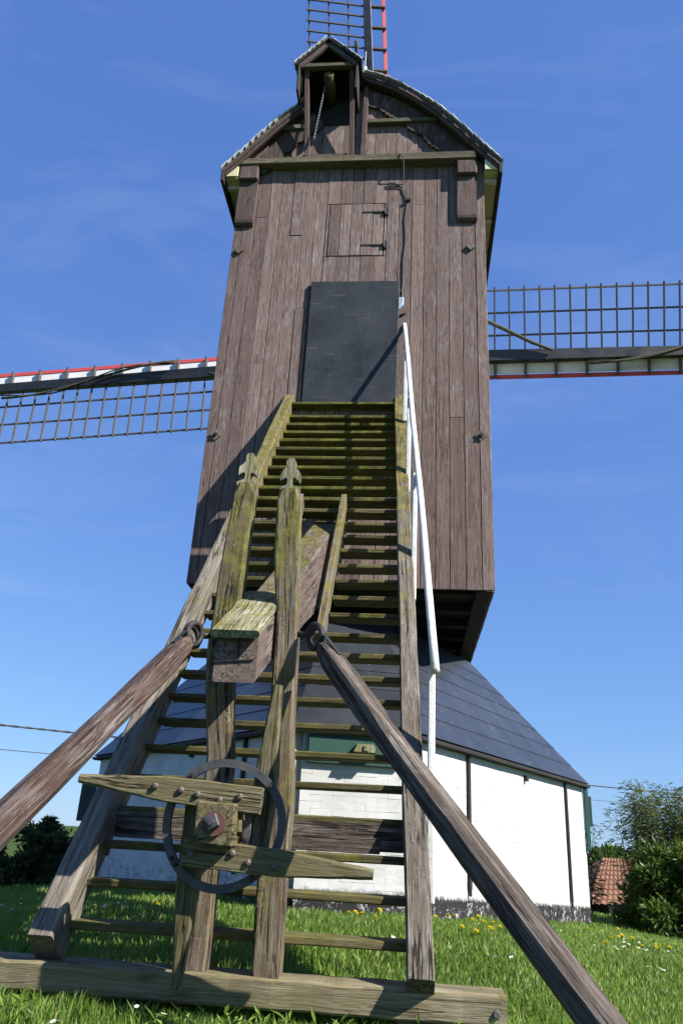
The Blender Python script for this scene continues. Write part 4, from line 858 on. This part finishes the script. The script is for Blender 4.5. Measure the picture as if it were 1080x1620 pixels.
def shrub(name, label, cat, base, size, nclump, per, mat, ll, lw, droop=0.2, stems=6, seed=1, group=None, flat=1.0):
    g = np.random.default_rng(seed); bx = Vector(base); t = thing(name, base, label, cat, group, mill=False)
    c = g.normal(size=(nclump, 3)); c = unit(c) * (g.random((nclump, 1)) ** 0.38); c[:, 2] = np.abs(c[:, 2]) * 1.0 if flat >= 1 else c[:, 2]
    c = c * np.array([size[0], size[1], size[2]]); c[:, 2] = np.clip(c[:, 2], 0.05 * size[2], None)
    rad = (0.10 + 0.16 * g.random(nclump)) * min(size)
    P = []; D = []; V = []
    for k in range(nclump):
        o = unit(g.normal(size=(per, 3))); rr = g.random((per, 1)) ** 0.5
        P.append(c[k] + o * rr * rad[k] * np.array([1.2, 1.2, 0.8])); dd = unit(o + 0.55 * unit(c[k][None] + 1e-6) + np.array([0, 0, 0.25 - droop])); D.append(unit(dd + 0.5 * g.normal(size=(per, 3)))); V.append(np.clip(g.random() * 0.55 + g.random(per) * 0.45, 0, 1))
    P = np.concatenate(P); D = np.concatenate(D); V = np.concatenate(V); n = len(P)
    Nn = unit(g.normal(size=(n, 3)) * 0.6 + np.array([0, 0, 1.0])); Nn = unit(Nn - D * np.sum(Nn * D, axis=1, keepdims=True))
    P[:, 2] = np.maximum(P[:, 2], 0.02)
    L_ = ll * (0.6 + 0.8 * g.random(n)); W_ = lw * (0.6 + 0.8 * g.random(n))
    leafmesh('foliage', mat, P, D, Nn, L_, W_, V, t)
    for k in range(stems):
        e = c[g.integers(nclump)]; m = MB(); s0 = Vector((g.uniform(-0.2, 0.2) * size[0], g.uniform(-0.2, 0.2) * size[1], -0.15)); e = Vector(e) * 0.92
        pts = [s0.lerp(e, q) + Vector((0.05 * math.sin(q * 5 + k), 0.05 * math.cos(q * 4 + k), 0.12 * math.sin(q * 3.1))) for q in np.linspace(0, 1, 7)]
        m.tube(pts, [0.030 * (1 - 0.75 * q) for q in np.linspace(0, 1, 7)], 6); o = m.build('stem', 'prop', t, base=(0, 0, 0))
    return t
GZ = lambda x, y: float(gz(np.array(float(x)), np.array(float(y))))
# ------------------------------------------------------------------ shrubs, hedge and far things
by = 13.4
shrub('leafy_shrub', 'broad bright green leafy shrub at the right edge of the lawn', 'shrub', (6.05, by, GZ(6.05, by)), (1.30, 1.1, 1.42), 175, 190, 'leaf', 0.11, 0.045, 0.1, 10, 3, 'shrubs at the right')
shrub('leafy_shrub', 'dark green shrub tucked behind the broad right shrub', 'shrub', (6.25, 14.6, GZ(6.25, 14.6)), (0.62, 0.8, 1.15), 70, 170, 'leaf', 0.10, 0.040, 0.1, 6, 4, 'shrubs at the right')
def bamboo(label, base, r, h, ncane, seed):
    g = np.random.default_rng(seed); t = thing('bamboo_clump', base, label, 'bamboo', mill=False); P = []; D = []
    for k in range(ncane):
        a = g.uniform(0, 6.283); q = r * math.sqrt(g.random()); x, y = q * math.cos(a), q * math.sin(a); hh = h * g.uniform(0.65, 1.0); lx, ly = g.uniform(-0.22, 0.22) + 0.15 * math.cos(a), g.uniform(-0.2, 0.2)
        pts = [Vector((x + lx * s * s, y + ly * s * s, hh * s - 0.1)) for s in np.linspace(0, 1, 8)]
        m = MB(); m.tube(pts, [0.013 * (1 - 0.7 * s) for s in np.linspace(0, 1, 8)], 5); m.build('cane', 'leaf_bamboo', t, base=(0, 0, 0))
        for s in np.linspace(0.30, 1.0, 34):
            p = np.array([x + lx * s * s, y + ly * s * s, hh * s - 0.1])
            for _ in range(7):
                b = g.uniform(0, 6.283); o = np.array([math.cos(b), math.sin(b), 0]) * g.uniform(0, 0.22); P.append(p + o * 0.9); D.append(np.array([math.cos(b), math.sin(b), g.uniform(-0.75, 0.55)]))
    P = np.array(P); D = unit(np.array(D)); n = len(P); Nn = unit(g.normal(size=(n, 3)) * 0.4 + np.array([0, 0, 1.0])); Nn = unit(Nn - D * np.sum(Nn * D, axis=1, keepdims=True))
    leafmesh('foliage', 'leaf_bamboo', P, D, Nn, g.uniform(0.09, 0.20, n), g.uniform(0.014, 0.026, n), g.random(n), t); return t
bamboo('tall feathery bamboo clump rising behind the right shrub', (6.45, 14.9, GZ(6.45, 14.9)), 0.95, 2.65, 70, 5)
bamboo('thin bamboo canes standing before the orange tiled roof', (4.92, 15.2, GZ(4.92, 15.2)), 0.16, 1.75, 3, 6)
for i, (x, y, sx, sz, lb) in enumerate(((-5.15, 12.3, 0.85, 1.16, 'dark green hedge bush left of the staircase, tallest of the row'), (-4.05, 12.6, 0.68, 1.02, 'dark green hedge bush just left of the staircase foot'), (-6.3, 13.0, 1.0, 1.2, 'dark hedge bush cut by the left frame edge'))):
    shrub('hedge_bush', lb, 'bush', (x, y, GZ(x, y) - 0.05), (sx, 0.7, sz), 105, 170, 'leaf_dark', 0.075, 0.034, 0.0, 10, 20 + i, 'dark hedge at the left')
# farm building with a pantile roof
fb = thing('farm_shed', (8.9, 24.5, -1.9), 'small shed with orange clay pantile roof between roundhouse and shrub', 'shed', mill=False)
fb['_b'] = [0, 0, 0]; fb.location = (0, 0, 0)
m = MB(); e0, e1 = Vector((7.35, 23.6, Z(-1.36))), Vector((12.2, 24.6, Z(-1.36))); h0, h1 = Vector((8.75, 26.2, Z(-0.15))), Vector((11.2, 26.7, Z(-0.15)))
nx, ny = 130, 10; vs = []; fs = []
for j in range(ny * 2):
    cj = j // 2; tt = (cj + (j % 2)) / ny; lift = 0.045 if j % 2 == 0 else 0.0
    for i in range(nx + 1):
        s = i / nx; p = e0.lerp(e1, s).lerp(h0.lerp(h1, s), tt); vs.append(p + Vector((0, -0.3, 0.95)) * (0.035 * abs(math.sin(s * math.pi * 26)) + lift))
for j in range(ny * 2 - 1):
    for i in range(nx): a = j * (nx + 1) + i; fs.append((a, a + 1, a + nx + 2, a + nx + 1))
m.add(vs, fs); o = m.build('tile_roof', 'tile', fb); 
m = MB(); hp = [e0, h0, Vector((7.0, 27.2, Z(-1.36)))]; m.add(hp + [p - Vector((0, 0, 0.05)) for p in hp], [(0, 1, 2), (5, 4, 3), (0, 3, 4, 1), (1, 4, 5, 2), (2, 5, 3, 0)]); m.build('hip_roof', 'tile', fb)
m = MB(); m.box((9.9, 25.6, -1.35), (4.2, 2.2, 2.0), 0.02, X=(0.98, 0.2, 0), Y=(-0.2, 0.98, 0)); m.build('wall', 'red_wood', fb)
m = MB(); m.box((8.05, 23.72, -1.35), (0.16, 0.16, 2.0), 0.01); m.build('timber_post', 'dark', fb)
m = MB(); m.box((9.6, 24.3, -1.6), (2.4, 0.1, 1.4), 0.01, X=(0.98, 0.2, 0), Y=(-0.2, 0.98, 0)); m.build('white_panel', 'sail_white', fb)
# far tree by the shed
def fartree(label, base, r, h, seed, group):
    t = shrub('far_tree', label, 'tree', base, (r, r, h), 60, 130, 'leaf', 0.55, 0.30, 0.1, 0, seed, group)
    m = MB(); m.tube([(0, 0, -0.5), (0.1, 0, h * 0.35), (0, 0.1, h * 0.7)], [0.28, 0.2, 0.08], 8); m.build('trunk', 'prop', t, base=(0, 0, 0))
fartree('dark green rounded tree far behind the tiled shed', (17.2, 52, -2.0), 2.3, 3.2, 31, 'far trees')
fartree('round far tree mostly hidden behind the right shrub', (22.5, 56, -2.0), 3.2, 3.0, 32, 'far trees')
# overhead wires
def wire(label, a, b, sag, r, twist=False):
    a = Vector(a); b = Vector(b); m = MB(); n = 90
    for ph in ((0, math.pi) if twist else (0,)):
        pts = []
        for i in range(n * (4 if twist else 1) + 1):
            q = i / (n * (4 if twist else 1)); p = a.lerp(b, q) - Vector((0, 0, sag * 4 * q * (1 - q))); 
            if twist: p += Vector((0, math.cos(q * 560 + ph), math.sin(q * 560 + ph))) * r * 0.8
            pts.append(p)
        m.tube(pts, r, 5)
    tag(m.build('power_cable', 'wire'), label, 'cable')
wire('upper twisted black power cable crossing behind the mill', (-30, 20.2, Z(3.25)), (48, 88, Z(6.0)), 0.15, 0.030, True)
wire('lower thin black power cable crossing behind the mill', (-30, 20.2, Z(2.3)), (48, 88, Z(4.85)), 0.15, 0.016)

# ------------------------------------------------------------------ lawn
def vnoise(x, y, s, seed):
    g = np.random.default_rng(seed).random((64, 64)); fx, fy = (x * s) % 64, (y * s) % 64; ix, iy = fx.astype(int), fy.astype(int); tx, ty = fx - ix, fy - iy
    tx, ty = tx * tx * (3 - 2 * tx), ty * ty * (3 - 2 * ty); jx, jy = (ix + 1) % 64, (iy + 1) % 64
    return (g[ix, iy] * (1 - tx) + g[jx, iy] * tx) * (1 - ty) + (g[ix, jy] * (1 - tx) + g[jx, jy] * tx) * ty
def inside_house(x, y):
    ok = np.ones_like(x, bool)
    for i in range(6):
        a, b, d, l, n = facet(i); ok &= ((x - a.x) * n.x + (y - a.y) * n.y) < -0.12
    return ok
def lawn():
    xs = []; ys = []
    for (y0, y1, w0, w1, den) in ((2.0, 3.3, 2.6, 2.8, 2200), (3.3, 4.9, 2.6, 3.4, 5600), (4.9, 6.5, 3.6, 4.4, 4600), (6.5, 8.5, 4.6, 5.4, 3000), (8.5, 11, 5.4, 6.6, 1600), (11, 14.5, 7.2, 8.6, 700), (14.5, 19, 7.5, 10, 160)):
        n = int(den * (y1 - y0) * (w0 + w1)); y = rng.uniform(y0, y1, n); hw = w0 + (w1 - w0) * (y - y0) / (y1 - y0); xs.append(rng.uniform(-1, 1, n) * hw); ys.append(y)
    x = np.concatenate(xs); y = np.concatenate(ys); k = ~inside_house(x, y); x, y = x[k], y[k]
    p = vnoise(x, y, 1.1, 1); q = vnoise(x, y, 3.7, 2); tuft = np.clip(vnoise(x, y, 6.0, 3) - 0.55, 0, 1)
    keep = rng.random(len(x)) < (0.55 + 0.6 * q); x, y, p, q, tuft = x[keep], y[keep], p[keep], q[keep], tuft[keep]
    n = len(x); z = gz(x, y); far = np.clip((y - 5) / 8, 0, 1)
    # grass is left longer round the sill and along the plinth
    near = np.exp(-((y - 4.15) / 0.55) ** 2)
    dm = np.full(n, 9.0)
    for i in (0, 1, 2):
        a, b, d, l, nn = facet(i); dm = np.minimum(dm, np.abs((x - a.x) * nn.x + (y - a.y) * nn.y + INS))
    edge = np.exp(-(dm / 0.18) ** 2)
    h = (0.034 + 0.034 * p + 0.075 * tuft) * rng.uniform(0.5, 1.3, n) * (1 + 0.25 * near + 0.2 * edge)
    a = rng.uniform(0, 2 * math.pi, n); ln = rng.uniform(0.15, 0.75, n); dx, dy = np.cos(a) * ln + 0.12, np.sin(a) * ln
    w = (0.0032 + 0.0022 * rng.random(n)) * (1 + 1.6 * far); sa, ca = np.sin(a), np.cos(a)
    tw = rng.normal(0, 0.6, n); wx, wy = -np.sin(a + tw) * w, np.cos(a + tw) * w
    v = np.empty((n, 5, 3))
    def P(t, b): return np.stack([x + dx * h * b, y + dy * h * b, z + h * t], 1)
    W = np.stack([wx, wy, np.zeros(n)], 1)
    v[:, 0] = P(-0.1, 0) - W; v[:, 1] = P(-0.1, 0) + W; m_ = P(0.58, 0.32); v[:, 2] = m_ + W * 0.8; v[:, 3] = m_ - W * 0.8; v[:, 4] = P(0.97, 0.95)
    idx = (np.arange(n)[:, None] * 5 + np.array([0, 1, 2, 0, 2, 3, 3, 2, 4])).reshape(-1)
    rv = np.clip(0.25 + 0.5 * (p - 0.3) + rng.normal(0, 0.22, n) - 0.25 * tuft, 0, 1); rv[rng.random(n) < 0.02 + 0.05 * (q < 0.25)] = 2.0
    o = trimesh('grass', 'grass', v.reshape(-1, 3), idx, np.repeat(rv, 5)); tag(o, 'green lawn grass round the mill and the roundhouse', 'grass', kind='stuff'); print('blades', n)
lawn()
# broad weeds along the front of the sill
def weeds():
    n = 900; x = rng.uniform(-1.9, 1.1, n); y = rng.uniform(3.75, 4.25, n); cl = vnoise(x, y, 5, 9); k = cl > 0.5; x, y = x[k], y[k]; n = len(x); z = gz(x, y)
    P = np.stack([x, y, z + rng.uniform(0.0, 0.13, n)], 1); a = rng.uniform(0, 6.283, n); D = unit(np.stack([np.cos(a), np.sin(a), rng.uniform(0.2, 1.3, n)], 1)); Nn = unit(rng.normal(size=(n, 3)) * 0.3 + np.array([0, 0, 1.0])); Nn = unit(Nn - D * np.sum(Nn * D, 1, keepdims=True))
    o = leafmesh('weeds', 'grass', P, D, Nn, rng.uniform(0.04, 0.10, n), rng.uniform(0.010, 0.022, n), rng.uniform(0.2, 1, n)); tag(o, 'low leafy weeds growing along the sill beam', 'weeds', kind='stuff')
weeds()
# dandelions and daisies
def flower_mesh(kind):
    P = []; D = []; rvs = []
    if kind == 'dandelion':
        for ring, (cnt, r0, up_) in enumerate(((16, 0.010, 0.25), (12, 0.006, 0.7), (8, 0.003, 1.6))):
            for k in range(cnt):
                a = 2 * math.pi * (k + 0.5 * ring) / cnt; P.append((r0 * 0.3 * math.cos(a), r0 * 0.3 * math.sin(a), 0.004)); D.append((math.cos(a), math.sin(a), up_)); rvs.append(random.random())
        ln, wd = 0.021, 0.008
    else:
        for k in range(12):
            a = 2 * math.pi * k / 12; P.append((0.003 * math.cos(a), 0.003 * math.sin(a), 0.002)); D.append((math.cos(a), math.sin(a), 0.25)); rvs.append(random.random())
        ln, wd = 0.012, 0.006
    P = np.array(P, float); D = unit(np.array(D, float)); n = len(P); Nn = np.tile([0, 0, 1.0], (n, 1)); Nn = unit(Nn - D * np.sum(Nn * D, 1, keepdims=True))
    o = leafmesh('bloom', 'petal_yellow' if kind == 'dandelion' else 'petal_white', P, D, Nn, np.full(n, ln), np.full(n, wd), np.array(rvs)); me = o.data; bpy.data.objects.remove(o)
    m = MB(); m.tube([(0, 0, -0.14), (0.004, 0, -0.05), (0, 0, 0.002)], [0.0025, 0.002, 0.002], 5); st = m.mesh('stalk', 'leaf')
    ce = None
    if kind == 'daisy':
        m = MB(); m.tube([(0, 0, 0.001), (0, 0, 0.005)], [0.0045, 0.0025], 8); ce = m.mesh('disc', 'petal_yellow')
        at = ce.attributes.new('rv', 'FLOAT', 'POINT')
    return me, st, ce
def flowers(kind, spots, label, group, hh):
    me, stm, ce = flower_mesh(kind)
    for (x, y) in spots:
        if bool(inside_house(np.array([x]), np.array([y]))[0]): continue
        z = GZ(x, y) + random.uniform(*hh); o = bpy.data.objects.new(kind, None); COL.objects.link(o); o.empty_display_size = 0.02
        o.location = (x, y, z); s = random.uniform(0.8, 1.25); o.scale = (s, s, s); o.rotation_euler = (random.uniform(-0.5, 0.1), random.uniform(-0.1, 0.5), random.uniform(0, 6.28))
        tag(o, label, kind, group); inst(me, 'bloom', o); inst(stm, 'stalk', o)
        if ce: inst(ce, 'disc', o)
def clus(n, cx, cy, sx, sy): return [(random.gauss(cx, sx), random.gauss(cy, sy)) for _ in range(n)]
random.seed(21)
flowers('dandelion', clus(16, 1.05, 7.0, 0.35, 0.35) + clus(7, 1.75, 7.35, 0.3, 0.4), 'yellow dandelion in the lawn before the lit roundhouse wall', 'dandelions before the wall', (0.07, 0.13))
flowers('dandelion', clus(18, 3.6, 9.2, 0.45, 0.8) + clus(3, 3.2, 7.8, 0.4, 0.5), 'yellow dandelion on the lawn slope at the right', 'dandelions on the right slope', (0.07, 0.12))
flowers('dandelion', clus(5, 0.15, 6.7, 0.25, 0.25) + clus(4, -1.35, 7.0, 0.25, 0.3) + clus(3, -2.9, 8.2, 0.3, 0.4), 'yellow dandelion seen between the stair treads', 'dandelions behind the stairs', (0.07, 0.13))
flowers('daisy', clus(42, 2.9, 7.1, 0.75, 0.9) + clus(22, 3.5, 8.6, 0.5, 0.8) + clus(10, 1.3, 6.0, 0.3, 0.3), 'small white daisy on the lawn at the right', 'daisies on the right lawn', (0.05, 0.09))
flowers('daisy', clus(26, -1.6, 6.9, 0.45, 0.4) + clus(14, -2.9, 8.0, 0.4, 0.5), 'small white daisy behind the left foot of the stairs', 'daisies behind the stairs', (0.05, 0.10))
flowers('daisy', clus(14, -1.2, 3.95, 0.35, 0.1), 'small white daisy in front of the sill beam', 'daisies before the sill', (0.08, 0.14))
for o in bpy.data.objects:
    if '_b' in o: del o['_b']
